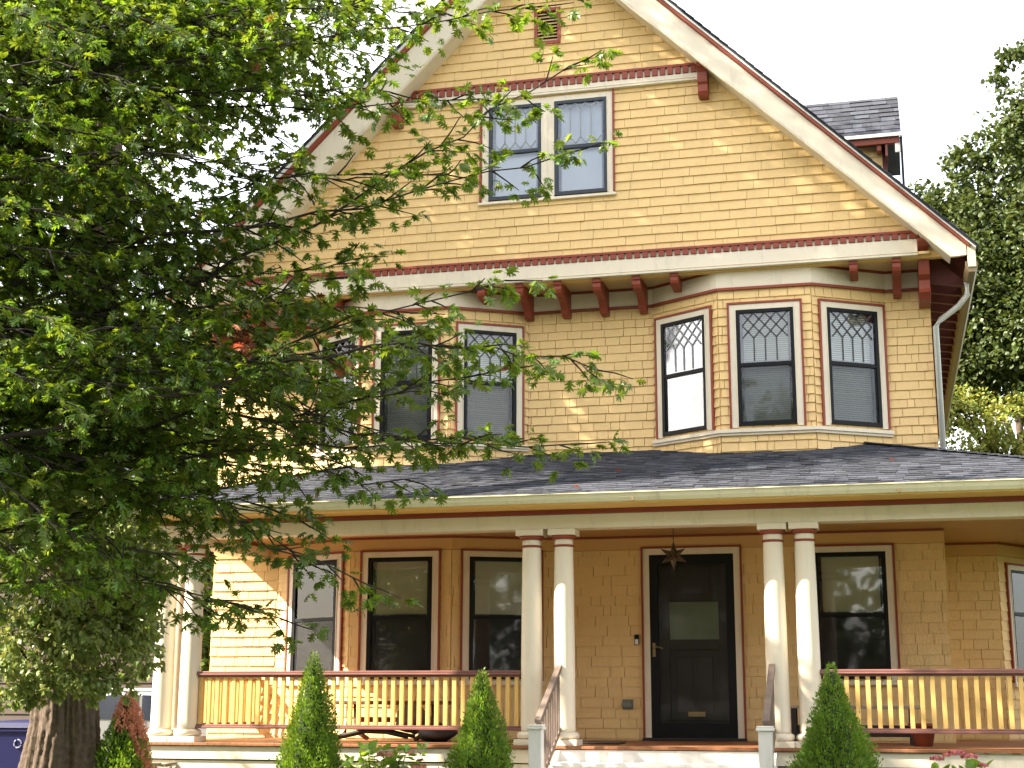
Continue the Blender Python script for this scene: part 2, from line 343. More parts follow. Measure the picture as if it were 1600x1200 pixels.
def window(fr, u0, u1, w0, w1, split, style='plain', screen=False, blind='blind', cw=.085, ch=.085, frame='black_frame', sill=True, slats=True, bead=True, gap_low=0.0, fw=.042, lab=None):
    """u0..u1, w0..w1: outside of the dark storm frame"""
    mb = MB(); T = .030
    mb.fbox(fr, u0-cw, u0, w0-.02, w1+ch, .001, T); mb.fbox(fr, u1, u1+cw, w0-.02, w1+ch, .001, T); mb.fbox(fr, u0, u1, w1, w1+ch, .001, T+.002)
    mb.fbox(fr, u0-.012, u0, w0, w1, -.05, T+.010); mb.fbox(fr, u1, u1+.012, w0, w1, -.05, T+.010)
    win = mb.build('window', 'cream_trim', H, bevel=.003, label=lab)
    if bead:
        mb = MB(); bw = .024
        mb.fbox(fr, u0-cw-bw, u0-cw, w0-.02, w1+ch+bw, .001, T+.012); mb.fbox(fr, u1+cw, u1+cw+bw, w0-.02, w1+ch+bw, .001, T+.012); mb.fbox(fr, u0-cw, u1+cw, w1+ch, w1+ch+bw, .001, T+.016)
        mb.build('edge_bead', 'red_trim', win)
    if sill:
        mb = MB(); mb.fbox(fr, u0-cw-.03, u1+cw+.03, w0-.07, w0-.021, .001, T+.035); mb.build('sill', 'cream_trim', win, bevel=.004)
    mb = MB()
    o0, o1 = -.02, T+.006
    mb.fbox(fr, u0, u0+fw, w0, w1, o0, o1); mb.fbox(fr, u1-fw, u1, w0, w1, o0, o1)
    mb.fbox(fr, u0+fw, u1-fw, w0, w0+fw*1.1, o0, o1); mb.fbox(fr, u0+fw, u1-fw, w1-fw, w1, o0, o1)
    mb.fbox(fr, u0+fw, u1-fw, split-.022, split+.022, o0, o1-.006)
    mb.build('storm_frame', frame, win, bevel=.002)
    a, b_ = u0+fw, u1-fw
    mb = MB(); mb.fbox(fr, a, b_, split+.022, w1-fw, .010, .014); mb.build('glass_pane', 'glass', win)
    mb = MB(); mb.fbox(fr, a, b_, w0+fw*1.1, split-.022, .002, .006); mb.build('glass_pane', 'glass', win)
    if screen:
        mb = MB(); mb.fbox(fr, a, b_, w0+fw*1.1, split-.022, .020, .022); mb.build('insect_screen', 'screen_mesh', win)
    # inner sash, set back behind the storm window
    mb = MB(); s_ = .03
    mb.fbox(fr, a, a+s_, w0+.04, w1-fw, -.048, -.022); mb.fbox(fr, b_-s_, b_, w0+.04, w1-fw, -.048, -.022); mb.fbox(fr, a+s_, b_-s_, split-.01, split+.04, -.048, -.022)
    mb.build('sash', frame, win)
    if style != 'plain':
        mb = MB(); n = 4; W = (b_-a-2*s_)/n; t_ = .017; A = a+s_; z1 = w1-fw; z0 = split+.04
        def br(p, q): mb.bar(fr.p(A+p[0], p[1], .0175), fr.p(A+q[0], q[1], .0175), t_, .006, up=fr.n)
        if style == 'hex':
            e = W*.62
            for k in range(1, n): br((k*W, z0+e), (k*W, z1-e))
            for k in range(n):
                for (za, zb) in ((z0+e, z0), (z1-e, z1)):
                    m_ = (k+.5)*W; br((k*W, za), (m_, zb)); br((m_, zb), ((k+1)*W, za))
        else:
            dz = (z1-z0)*.26
            # two rows of diamonds above lancets
            for k in range(n):
                m_ = (k+.5)*W
                for rr in range(2):
                    zt = z1-rr*dz; br((k*W, zt), (m_, zt-dz/2)); br((m_, zt-dz/2), ((k+1)*W, zt))
                    br((k*W, zt-dz), (m_, zt-dz/2)); br((m_, zt-dz/2), ((k+1)*W, zt-dz))
                zl = z1-2*dz
                br((k*W, zl), (m_, zl-dz*.0+dz*.0-dz*.0)) if False else None
                br((k*W, zl), (k*W, z0)) if k else None
        mb.build('lead_cames', 'came_sky_washed' if blind in ('sky_pale_blind', 'sheer_curtain') else 'came', win)
    if blind in ('sky_pale_blind', 'sheer_curtain'):
        mb = MB(); mb.fbox(fr, a, b_, w0+.05, w1-.03, -.062, -.056); mb.build('curtain', blind, win)
    elif slats:
        mb = MB(); z = w0+.05
        while z < w1-.05:
            if z > w0+.05+gap_low:
                mb.add([fr.p(a+.01, z, -.070), fr.p(b_-.01, z, -.070), fr.p(b_-.01, z+.0265, -.088), fr.p(a+.01, z+.0265, -.088)], [(0, 1, 2, 3)])
            z += .0255
        mb.build('blind', blind, win)
    else:
        mb = MB(); mb.fbox(fr, a, b_, w0+.05+gap_low, w1-.03, -.080, -.074); mb.build('roller_shade', blind, win)
    mb = MB(); d = -.30
    mb.add([fr.p(u0, w0, -.05), fr.p(u1, w0, -.05), fr.p(u1, w1, -.05), fr.p(u0, w1, -.05), fr.p(u0, w0, d), fr.p(u1, w0, d), fr.p(u1, w1, d), fr.p(u0, w1, d)],
           [(4, 5, 6, 7), (0, 1, 5, 4), (1, 2, 6, 5), (2, 3, 7, 6), (3, 0, 4, 7)])
    mb.build('window_recess', 'unlit_black', win)  # near-black lining in place of the unlit room
    return (u0, u1, w0, w1)

# --- gable wall
frG = Fr(-7, YG, 5, YG)
def G(x): return x+7
wing = [window(frG, G(-1.845), G(-1.165), 7.745, 8.985, 8.37, 'hex', False, 'sky_pale_blind', cw=.082, ch=.065, frame='slate_frame', sill=False, bead=False, lab='left window of the pair in the gable'),
        window(frG, G(-1.0), G(-.335), 7.745, 8.985, 8.37, 'hex', False, 'sky_pale_blind', cw=.082, ch=.065, frame='slate_frame', sill=False, bead=False, lab='right window of the pair in the gable')]
mb = MB()
for x in (-1.950, -.252): mb.fbox(frG, G(x)-.012, G(x)+.012, 7.74, 9.074, .001, .042)
mb.build('window_edge_bead', 'red_trim', H)
mb = MB(); mb.fbox(frG, G(-1.975), G(-.225), 7.69, 7.722, .001, .06); mb.build('gable_window_sill', 'cream_trim', H, bevel=.004)
def gl(z): return G(XC-(11.35-z)/1.0)
def gr(z): return G(XC+(11.35-z)/.98)
HG = [w for w in wing]
vent = (G(-1.225), G(-.945), 9.80, 10.235)
rows(frG, gl, gr, 6.93, 9.17, .1165, HG+[], .16, .48, 1.25, seed=3)
rows(frG, gl, gr, 9.295, 11.2, .118, [vent], .16, .48, 1.0, seed=4)
mb = MB(); pts = []
sheath(frG, G(-5.9), G(3.75), 6.64, 6.93, [])
# gable sheathing as stacked strips cut to the roof slope, with the window openings
z = 6.93
cuts = sorted({6.93, 11.2, *[w[2] for w in HG], *[w[3] for w in HG], vent[2], vent[3]} | set(np.round(np.arange(7.2, 11.2, .3), 3)))
for z0, z1 in zip(cuts[:-1], cuts[1:]):
    zz = (z0+z1)/2; segs = [(gl(z1), gr(z1))]
    for h in HG+[vent]:
        if h[2] < zz < h[3]:
            segs = [q for s_ in segs for q in ([(s_[0], h[0]), (h[1], s_[1])] if s_[0] < h[0] < s_[1] else [s_])]
    for a, b_ in segs: mb.fbox(frG, a, b_, z0, z1, -.1, -.012)
mb.build('gable_sheathing', 'yellow_paint', H)
# vent
mb = MB(); v0, v1, q0, q1 = vent
for a in ((v0-.03, v0+.012, q0-.03, q1+.03), (v1-.012, v1+.03, q0-.03, q1+.03), (v0+.012, v1-.012, q0-.03, q0+.012), (v0+.012, v1-.012, q1-.012, q1+.03)): mb.fbox(frG, *a, -.03, .035)
ve = mb.build('gable_vent', 'red_trim', H, bevel=.003)
for k in range(9):
    mb = MB(); z = q0+.02+k*.045
    mb.add([frG.p(v0+.01, z, .02), frG.p(v1-.01, z, .02), frG.p(v1-.01, z+.034, -.025), frG.p(v0+.01, z+.034, -.025), frG.p(v0+.01, z+.008, .022), frG.p(v1-.01, z+.008, .022), frG.p(v1-.01, z+.042, -.023), frG.p(v0+.01, z+.042, -.023)],
           [(0, 3, 2, 1), (4, 5, 6, 7), (0, 1, 5, 4), (1, 2, 6, 5), (2, 3, 7, 6), (3, 0, 4, 7)])
    mb.build('vent_slat', 'khaki_trim', ve)
mb = MB(); mb.fbox(frG, v0, v1, q0, q1, -.12, -.10); mb.build('vent_shade_sheet', 'unlit_black', ve)  # black sheet stands in for the shade behind the slats

# --- friezes and dentils
def frieze(x0, x1, zb, zt, ztop, pitch, nm):
    mb = MB(); mb.box(x0, x1, YG-.055, YG, zb, zt); mb.box(x0, x1, YG-.072, YG-.0551, zb, zb+.022); mb.box(x0, x1, YG-.064, YG-.0551, zb+.034, zb+.044)
    mb.box(x0, x1, YG-.042, YG, zt+.0005, ztop-.032)
    mb.build(nm, 'cream_trim', H, bevel=.003)
    mb = MB(); mb.box(x0, x1, YG-.075, YG, ztop-.031, ztop); mb.build('frieze_cap', 'red_trim', H, bevel=.003)
    n = int((x1-x0)/pitch); d0 = None
    for k in range(n):
        xc = x0+(k+.5)*(x1-x0)/n+rnd.uniform(-.002, .002); o = None
        if d0 is None:
            m_ = MB(); w = pitch*.37; m_.box(-w, w, -.028, .0, -(ztop-.031-zt)/2+.004, (ztop-.031-zt)/2-.0005)
            d0 = m_.build('dentil_block', 'red_trim', H, bevel=.003); o = d0
        else:
            o = d0.copy(); COL.objects.link(o)
        o.location = (xc, YG-.042, (zt+ztop-.031)/2)
frieze(-5.55, 3.27, 6.655, 6.855, 6.955, .0965, 'lower_frieze')
frieze(-2.98, .80, 9.075, 9.175, 9.30, .0925, 'upper_frieze')

# --- rake boards, both sides
YR = -.95
AI, AO = (XC, 11.04), (XC, 11.60)
def lerp(a, b_, t_): return (a[0]+(b_[0]-a[0])*t_, a[1]+(b_[1]-a[1])*t_)
for side, (pi, po, xe) in {'R': ((3.60, 6.545), (3.918, 6.614), 3.79), 'L': ((-4.712, 7.361), (-5.146, 7.62), -5.95)}.items():
    def zi(x): return AI[1]+(pi[1]-AI[1])*(x-XC)/(pi[0]-XC)
    def zo(x): return AO[1]+(po[1]-AO[1])*(x-XC)/(po[0]-XC)
    sg = 1 if side == 'R' else -1
    xb = xe-.17*sg
    def strip(a0, a1, y0, y1, x_end=xe, foot=False):
        """band between fractions a0..a1 (0 inner edge, 1 outer edge), from ridge to the eave"""
        def z_(x, a): return zi(x)*(1-a)+zo(x)*a
        if foot: lp = [(XC, z_(XC, a0)), (xb, z_(xb, a0)), (x_end, z_(xb, a0)+.012), (x_end, z_(x_end, a1)), (XC, z_(XC, a1))]
        else: lp = [(XC, z_(XC, a0)), (x_end, z_(x_end, a0)), (x_end, z_(x_end, a1)), (XC, z_(XC, a1))]
        m_ = MB(); m_.prism([(x, y0, z) for x, z in lp], (0, y1-y0, 0)); return m_
    strip(0, .76, YR, YR+.035, foot=True).build('rake_board', 'cream_trim', H, bevel=.004)
    m_ = strip(.02, .055, YR-.014, YR-.0002, xb); m_.build('rake_moulding', 'cream_trim', H)
    m_ = strip(.075, .09, YR-.008, YR-.0002, xb); m_.build('rake_moulding', 'cream_trim', H)
    strip(.765, .872, YR-.045, YR+.03, xe+.03*sg).build('rake_crown', 'red_trim', H, bevel=.006)
    strip(.877, .975, YR-.06, YR+.03, xe+.10*sg).build('drip_edge', 'white_paint', H, bevel=.003)
    # soffit under the rake
    m_ = MB(); lp = [(XC, zi(XC)+.03), (xb, zi(xb)+.03), (xb, zi(xb)+.06), (XC, zi(XC)+.06)]
    m_.prism([(x, YR+.0355, z) for x, z in lp], (0, YG-YR-.0355+.05, 0)); m_.build('rake_soffit', 'cream_trim', H)
    # roof slab
    m_ = MB(); xo = xe+.115*sg
    lp = [(XC, zo(XC)-.03), (xo, zo(xo)-.03), (xo, zo(xo)-.008), (XC, zo(XC)-.008)]
    m_.prism([(x, YR-.07, z) for x, z in lp], (0, 11, 0)); m_.build('roof_slope', 'roof_shingle', H)
    m_ = MB(); lp = [(XC, zo(XC)-.16), (xe, zo(xe)-.16), (xe, zo(xe)-.031), (XC, zo(XC)-.031)]
    m_.prism([(x, YG+.05, z) for x, z in lp], (0, 10.5, 0)); m_.build('roof_deck', 'dark_red', H)
    # rolled shingle edge showing along the rake
    m_ = MB(); k = 0; x = XC
    while sg*(xo-x) > .02:
        x2 = x+sg*.1; zt = zo(x)-.008
        m_.prism([(x, YR-.09, zo(x)-.004), (x2, YR-.09, zo(x2)+.004), (x2, YR-.09, zo(x2)+.016), (x, YR-.09, zo(x)+.004)], (0, .25, 0)); x = x2
    m_.build('edge_shingles', 'roof_shingle', H)
m_ = MB(); m_.prism([(3.795, -.945, 6.40), (3.885, -.945, 6.40), (3.885, -.945, 6.60), (3.795, -.945, 6.69)], (0, .04, 0)); m_.build('rake_return', 'cream_trim', H, bevel=.004)
# rafter tails and eave gutters
for sg, xw, xg in ((1, XR, 3.80), (-1, XL, -5.96)):
    k = 0; y = -.30
    while y < 9.9:
        m_ = MB(); m_.prism([(xw, y, 6.42), (xg-.03*sg, y, 6.36), (xg-.03*sg, y, 6.43), (xw, y, 6.80)], (0, .06, 0)); m_.build('rafter_tail', 'dark_red', H); y += .42
    m_ = MB(); s_ = sg
    prof = [(0, 6.39), (.03, 6.345), (.10, 6.345), (.13, 6.40), (.13, 6.46), (.115, 6.46), (.115, 6.41), (.02, 6.41), (.012, 6.47), (0, 6.47)]
    m_.prism([(xg-.03*s_+s_*a, -.93, z) for a, z in prof], (0, 10.9, 0)); m_.build('eave_gutter', 'gutter_brown', H)
m_ = MB(); m_.tube([(3.80, -.45, 6.36), (3.80, -.42, 6.22), (3.70, -.30, 6.12), (3.50, -.10, 6.02), (3.445, -.075, 5.95), (3.445, -.075, 4.25)], .034, 8)
m_.build('downspout', 'pale_metal', H, smooth=True)

# --- brackets
def bracket(xc, w, y0, y1, zt, zb, step=None, nm='bracket'):
    """scrolled bracket: y0 at the wall, y1 the nose, zb foot at the wall"""
    L_ = y1-y0; h = zt-zb; pts = []
    hn = .16 if h > .3 else h*.8
    prof = [(0, 0), (.20, 0), (.24, .05), (.30, .22), (.42, .42), (.60, .52), (.66, .50)] if h > .3 else [(0, 0), (.2, .0)]
    for a, b_ in prof: pts.append((y0+L_*a, zb+h*b_))
    pts += [(y0+L_*.84, zt-hn*1.15), (y0+L_*.93, zt-hn*.98), (y0+L_*.97, zt-hn*.75), (y0+L_*.97, zt-hn*.45), (y0+L_, zt-hn*.42), (y0+L_, zt-.001), (y0, zt-.001)]
    m_ = MB(); m_.prism([(xc-w/2, y, z) for y, z in pts], (w, 0, 0))
    m_.box(xc-w/2-.006, xc+w/2+.006, y1-.004, y1+.02, zt-hn*.40, zt-hn*.30)
    return m_.build(nm, 'red_trim', H, bevel=.004)
ZS = 6.67
for x in (-1.455, -.975, -.49, -.005): bracket(x, .095, 0, YG-.02, ZS, 6.33)
for x in (.455, 2.545, -1.94, -3.88): bracket(x, .095, -.30, YG-.02, ZS, 6.50)
for x in (3.03, -5.1, -4.6): bracket(x, .095, 0, YG-.02, ZS, 6.33)
# corner consoles under the rake, and the pair at the upper frieze
def console(xc, w, yb, yf, zt, zb):
    h = zt-zb; L_ = yf-yb
    pts = [(0, 0), (.55, 0), (.60, .05), (.66, .10), (.62, .16), (.60, .30), (.70, .36), (.72, .44), (.74, .62), (.86, .70), (.96, .74), (1, .80), (1, .84), (.94, .85), (.94, .88), (1, .89), (1, 1), (0, 1)]
    m_ = MB(); m_.prism([(xc-w/2, yb+L_*a, zb+h*b_) for a, b_ in pts], (w, 0, 0)); m_.build('console_bracket', 'red_trim', H, bevel=.004)
console(3.335, .125, -.001, YG-.13, 6.955, 6.19); console(-5.60, .125, -.001, YG-.13, 6.955, 6.19)
console(.875, .12, YG+.001, YR+.05, 9.28, 8.82); console(-3.04, .12, YG+.001, YR+.05, 9.28, 8.82)

# --- second storey: wall, bays, frieze under the soffit
def bay(x0, xa, xb, x1, d): return [Fr(x0, 0, xa, -d), Fr(xa, -d, xb, -d), Fr(xb, -d, x1, 0)]
D2 = .53
bayR = bay(.10, .955, 2.045, 2.88, D2); bayL = bay(-4.33, -3.45, -2.37, -1.49, D2)
ZT2 = 6.43
def facet(fr, holes, z0, z1, h, prio, seed, wmin=.11, wmax=.30, th=.015, gap=.0065):
    sheath(fr, 0, fr.len, z0, z1+.22, holes)
    rows(fr, lambda z: 0, lambda z: fr.len, z0, z1, h, holes, wmin, wmax, prio, seed=seed, th=th, gap=gap)
def w2(fr, a, b_, style='dia', screen=True, blind='blind', lab=None):
    return window(fr, a, b_, 4.775, 6.165, 5.50, style, screen, blind, cw=.078, ch=.07, sill=False, lab=lab)
sd = 20
for by, nm in ((bayR, 'right'), (bayL, 'left')):
    L0 = by[0].len; L1 = by[1].len; L2 = by[2].len
    h0 = w2(by[0], L0*.82-.68, L0*.82, screen=False, blind='sheer_curtain', lab='left window of the upper %s bay' % nm)
    h1 = w2(by[1], L1/2-.335, L1/2+.335, lab='middle window of the upper %s bay' % nm)
    h2 = w2(by[2], L2*.18, L2*.18+.68, lab='right window of the upper %s bay' % nm)
    for fr, h in zip(by, (h0, h1, h2)):
        sd += 1; facet(fr, [h], 4.15, ZT2, .1075, 1.0, sd)
# flat walls
frW = Fr(-7, 0, 5, 0)
for a, b_ in ((XL, -4.33), (-1.49, .10), (2.88, XR)):
    sd += 1; fr = Fr(a, 0, b_, 0); facet(fr, [], 4.15, ZT2, .1075, 1.15, sd)
def path_prism(pts, off0, off1, z0, z1, nm, m_, bev=.003):
    """moulding that follows the wall line and its bays; pts in plan"""
    P2 = [Vector((x, y, 0)) for x, y in pts]; n = len(P2); nor = []
    for i in range(n):
        ds = []
        if i > 0: ds.append((P2[i]-P2[i-1]).normalized())
        if i < n-1: ds.append((P2[i+1]-P2[i]).normalized())
        ns = [Vector((d.y, -d.x, 0)) for d in ds]; s_ = sum(ns, Vector()).normalized(); nor.append(s_/max(.3, s_.dot(ns[0])))
    mb = MB()
    for i in range(n-1):
        a, b_ = P2[i], P2[i+1]; q = []
        for z in (z0, z1):
            q += [(a+nor[i]*off1), (b_+nor[i+1]*off1), (b_+nor[i+1]*off0), (a+nor[i]*off0)]
        q = [(v.x, v.y, z0 if k < 4 else z1) for k, v in enumerate(q)]; mb.hexa(q)
    return mb.build(nm, m_, H)
line2 = [(XL, 0), (-4.33, 0), (-3.45, -D2), (-2.37, -D2), (-1.49, 0), (.10, 0), (.955, -D2), (2.045, -D2), (2.88, 0), (XR, 0)]
path_prism(line2, .001, .028, 6.445, 6.64, 'soffit_frieze', 'cream_trim')
path_prism(line2, .001, .045, 6.415, 6.4445, 'frieze_moulding', 'red_trim')
path_prism(line2, .001, .045, 6.6405, ZS-.001, 'soffit_moulding', 'red_trim')
for seg in (line2[1:5], line2[5:9]):
    path_prism(seg, .001, .060, 4.695, 4.735, 'bay_sill', 'cream_trim'); path_prism(seg, .001, .038, 4.665, 4.6945, 'bay_sill_apron', 'cream_trim')
m_ = MB(); m_.box(XL, XR+.001, YG-.054, .0, ZS, ZS+.03); m_.build('overhang_soffit', 'khaki_trim', H)
# --- body of the house
m_ = MB(); m_.box(XL, XL+.1, .1, 10, .3, 6.9); m_.build('side_wall', 'yellow_paint', H)
m_ = MB(); m_.box(XR-.1, XR, .1, 10, .3, 6.9); m_.build('side_wall', 'yellow_paint', H)
m_ = MB(); m_.prism([(XL+.1, 9.9, .3), (XR-.1, 9.9, .3), (XR-.1, 9.9, 6.9), (XC, 9.9, 11.2), (XL+.1, 9.9, 6.9)], (0, .1, 0)); m_.build('back_wall', 'yellow_paint', H)
m_ = MB(); m_.box(XL+.1, XR-.1, .1, 9.9, 3.62, 3.70); m_.box(XL+.1, XR-.1, -.05, 9.9, 6.72, 6.78); m_.build('floor', 'unlit_black', H)

# --- ground storey
D1 = .54
b1 = bay(-4.75, -3.58, -2.30, -1.14, D1)
ZC = 3.58; ZD = 1.20
def w1(fr, a, b_, lab=None, **k): return window(fr, a, b_, 1.90, 3.34, 2.62, 'plain', True, 'shade_cloth', cw=.078, ch=.068, slats=False, lab=lab, fw=.05, **k)
L0 = b1[0].len; L2 = b1[2].len
hh = [w1(b1[0], L0*.54-.39, L0*.54+.39, lab='left window of the porch bay'), w1(b1[1], .235, 1.05, gap_low=.66, lab='middle window of the porch bay'), w1(b1[2], L2*.47-.39, L2*.47+.41, gap_low=.66, lab='right window of the porch bay')]
for fr, h in zip(b1, hh):
    sd += 1; facet(fr, [h], 1.10, 3.42, .118, .8, sd, wmin=.12, wmax=.36, th=.013)
door = (.0-(-1.14), 1.0-(-1.14))
frA = Fr(-1.14, 0, XR, 0)
hw = w1(frA, 1.93+1.14, 2.74+1.14, gap_low=.66, lab='porch window to the right of the door')
hd = (.03+1.14, .985+1.14, 1.0, 3.35)
sd += 1; facet(frA, [hw, hd], 1.10, 3.42, .118, 1.1, sd, wmin=.14, wmax=.42, th=.013)
sd += 1; facet(Fr(XL, 0, -4.75, 0), [], .9, 3.42, .118, 1.1, sd, wmin=.12, wmax=.36)
line1 = [(XL, 0), (-4.75, 0), (-3.58, -D1), (-2.30, -D1), (-1.14, 0), (XR, 0)]
path_prism(line1, .001, .020, 3.425, 3.56, 'porch_frieze', 'porch_trim_warm_bounce'); path_prism(line1, .001, .040, 3.5605, 3.585, 'porch_frieze_moulding', 'red_trim')
# recessed wall round the right corner, with its own window
b2 = [Fr(XR, 1.64, 4.07, 1.64), Fr(4.07, 1.64, 4.75, 2.62)]
h3 = window(b2[1], .24, .98, 1.90, 3.26, 2.72, 'plain', False, 'shade_cloth', cw=.06, ch=.06, slats=False, fw=.03, lab='window on the side bay behind the porch')
for fr, h in zip(b2, ([], [h3])):
    sd += 1; facet(fr, h, 1.10, 3.42, .118, .7, sd, wmin=.14, wmax=.36, th=.013)
l3 = [(XR, 1.64), (4.07, 1.64), (4.75, 2.62)]
path_prism(l3, .001, .02, 3.425, 3.56, 'porch_frieze', 'porch_trim_warm_bounce'); path_prism(l3, .001, .040, 3.5605, 3.585, 'porch_frieze_moulding', 'red_trim')
m_ = MB(); m_.box(XR+.0, XR+.004, .1, 1.64, 1.1, 3.58); m_.box(4.75, 4.85, 2.62, 9, .3, 3.58); m_.build('side_wall', 'yellow_paint', H)

# --- front door
frD = Fr(0, 0, 1, 0)
m_ = MB(); T = .03
for a in ((-.075, .0, ZD, 3.43), (1.0, 1.075, ZD, 3.43), (.0, 1.0, 3.355, 3.43)): m_.fbox(frD, *a, .001, T)
dr = m_.build('front_door', 'cream_trim', H, bevel=.003, label='black storm door over a dark front door')
m_ = MB()
for a in ((-.098, -.0755, ZD, 3.453), (1.0755, 1.098, ZD, 3.453), (-.0755, 1.0755, 3.4305, 3.453)): m_.fbox(frD, *a, .001, T+.012)
m_.build('door_edge_bead', 'red_trim', dr)
m_ = MB()
for a in ((.0, .095, 1.235, 3.354), (.905, 1.0, 1.235, 3.354), (.095, .905, 1.235, 1.40), (.095, .905, 3.24, 3.354)): m_.fbox(frD, *a, -.02, .028)
m_.fbox(frD, .10, .90, 1.42, 1.43, .0281, .030)
m_.build('storm_door_frame', 'black_frame', dr, bevel=.004)
m_ = MB(); m_.fbox(frD, .095, .905, 1.40, 3.24, -.002, .003); m_.build('storm_door_glass', 'door_glass', dr)
m_ = MB()
for a in ((.03, .22, 1.22, 3.34), (.80, .98, 1.22, 3.34), (.22, .80, 1.22, 1.44), (.22, .80, 2.24, 2.36), (.22, .80, 2.80, 3.34)): m_.fbox(frD, *a, -.10, -.055)
m_.fbox(frD, .22, .80, 1.44, 2.24, -.10, -.075)
for a in ((.30, .48, 1.52, 2.16), (.54, .72, 1.52, 2.16)): m_.fbox(frD, *a, -.075, -.062)
m_.fbox(frD, .30, .72, 2.90, 3.22, -.055, -.048)
m_.build('inner_door', 'door_brown', dr, bevel=.006)
m_ = MB(); m_.fbox(frD, .22, .80, 2.36, 2.80, -.10, -.075); m_.build('door_window', 'door_pane', dr)
m_ = MB(); m_.fbox(frD, .42, .62, 1.475, 1.53, -.062, -.05); m_.fbox(frD, .435, .605, 1.49, 1.515, -.05, -.046); m_.build('mail_slot', 'brass', dr, bevel=.003)
m_ = MB(); m_.fbox(frD, .028, .062, 2.16, 2.32, .028, .036)
m_.tube([frD.p(.045, 2.26, .036), frD.p(.045, 2.26, .075), frD.p(.08, 2.275, .082), frD.p(.13, 2.265, .082), frD.p(.155, 2.25, .078)], .009, 8)
m_.build('door_handle', 'brass', dr, smooth=False)
m_ = MB(); m_.box(-.10, 1.10, -.09, .02, ZD+.002, ZD+.034); m_.build('threshold', 'dark_iron', dr, bevel=.005)
m_ = MB(); m_.fbox(frD, .0, 1.0, 1.0, 3.36, -.4, -.30); m_.build('door_recess', 'unlit_black', dr)
# doorbell, outdoor outlet
m_ = MB(); m_.fbox(frD, -.19, -.135, 2.30, 2.42, .008, .034); db = m_.build('doorbell', 'black_frame', H, bevel=.006)
m_ = MB(); m_.fbox(frD, -.183, -.142, 2.305, 2.365, .0341, .037); m_.build('doorbell_button', 'white_plastic', db, bevel=.003)
m_ = MB(); m_.fbox(frD, -.345, -.215, 1.555, 1.67, .008, .02); ob = m_.build('outlet_cover', 'grey_box', H, bevel=.012)
m_ = MB(); m_.prism([frD.p(-.33, 1.57, .02), frD.p(-.24, 1.57, .02), frD.p(-.23, 1.60, .02), frD.p(-.24, 1.655, .02), frD.p(-.33, 1.655, .02), frD.p(-.345, 1.62, .02)], (0, -.055, 0)); m_.build('outlet_lid', 'grey_box', ob, bevel=.012)

# --- porch
PX0, PX1, PY = -5.0, 5.0, -2.5
P = H
m_ = MB(); m_.box(-5.2, 5.25, -2.64, -.001, ZD-.03, ZD); m_.box(XR+.006, 5.25, 0, 5.9, ZD-.03, ZD)
m_.build('porch_floor', 'deck_wood', H)
# nosing made of board ends
nb = None; k = 0
x = -5.2
while x < 5.24:
    if nb is None:
        mm = MB(); mm.box(.0005, .0845, -2.68, -2.641, ZD-.028, ZD+.002); nb = mm.build('floor_board_end', 'deck_wood', H, bevel=.003); o = nb
    else:
        o = nb.copy(); COL.objects.link(o)
    o.location.x = o.location.x*0 + x; o.location.z = rnd.uniform(-.0006, .0006); x += .085
for o in H.children:
    pass
m_ = MB()
m_.box(-5.15, 5.2, -2.645, -2.60, 1.03, ZD-.036); m_.build('porch_fascia', 'cream_trim', H, bevel=.004)
m_ = MB(); m_.box(-5.15, 5.2, -2.62, -2.59, .86, 1.017); m_.build('porch_skirt_board', 'cream_trim', H, bevel=.004)
m_ = MB(); m_.box(-5.15, -5.12, -2.59, 0, .86, ZD-.036); m_.build('porch_side_fascia', 'cream_trim', H)
# lattice and stone piers under the porch
lt = MB()
x = -4.7
while x < -.9: lt.box(x, x+.035, -2.585, -2.575, .32, .86); x += .085
x = 1.9
while x < 5.1: lt.box(x, x+.035, -2.585, -2.575, .32, .86); x += .085
lt.build('porch_lattice', 'cream_trim', H)
m_ = MB(); m_.box(-5.1, 5.1, -2.2, -2.1, .1, 1.1); m_.build('underporch_shade_sheet', 'unlit_black', H)  # black sheet in place of the shade under the porch
for px0 in (-5.12, -.95, 1.75, 4.75):
    z = .2; kk = 0
    while z < .99:
        hgt = rnd.uniform(.17, .24); hgt = min(hgt, 1.0-z); x = px0
        while x < px0+.36:
            w = min(rnd.uniform(.14, .26), px0+.40-x)
            if w > .05:
                mm = MB(); j = [rnd.uniform(-.018, .018) for _ in range(24)]
                q = [(x+.006, -2.60, z+.006), (x+w-.006, -2.60, z+.006), (x+w-.006, -2.3, z+.006), (x+.006, -2.3, z+.006), (x+.006, -2.60, z+hgt-.006), (x+w-.006, -2.60, z+hgt-.006), (x+w-.006, -2.3, z+hgt-.006), (x+.006, -2.3, z+hgt-.006)]
                q = [(a+j[3*i], b_+(j[3*i+1]-.05 if px0 < -5 else j[3*i+1]), c+min(0, j[3*i+2])*.5) for i, (a, b_, c) in enumerate(q)]
                mm.hexa(q); mm.build('stone', 'stone', H, bevel=.02)
            x += w
        z += hgt
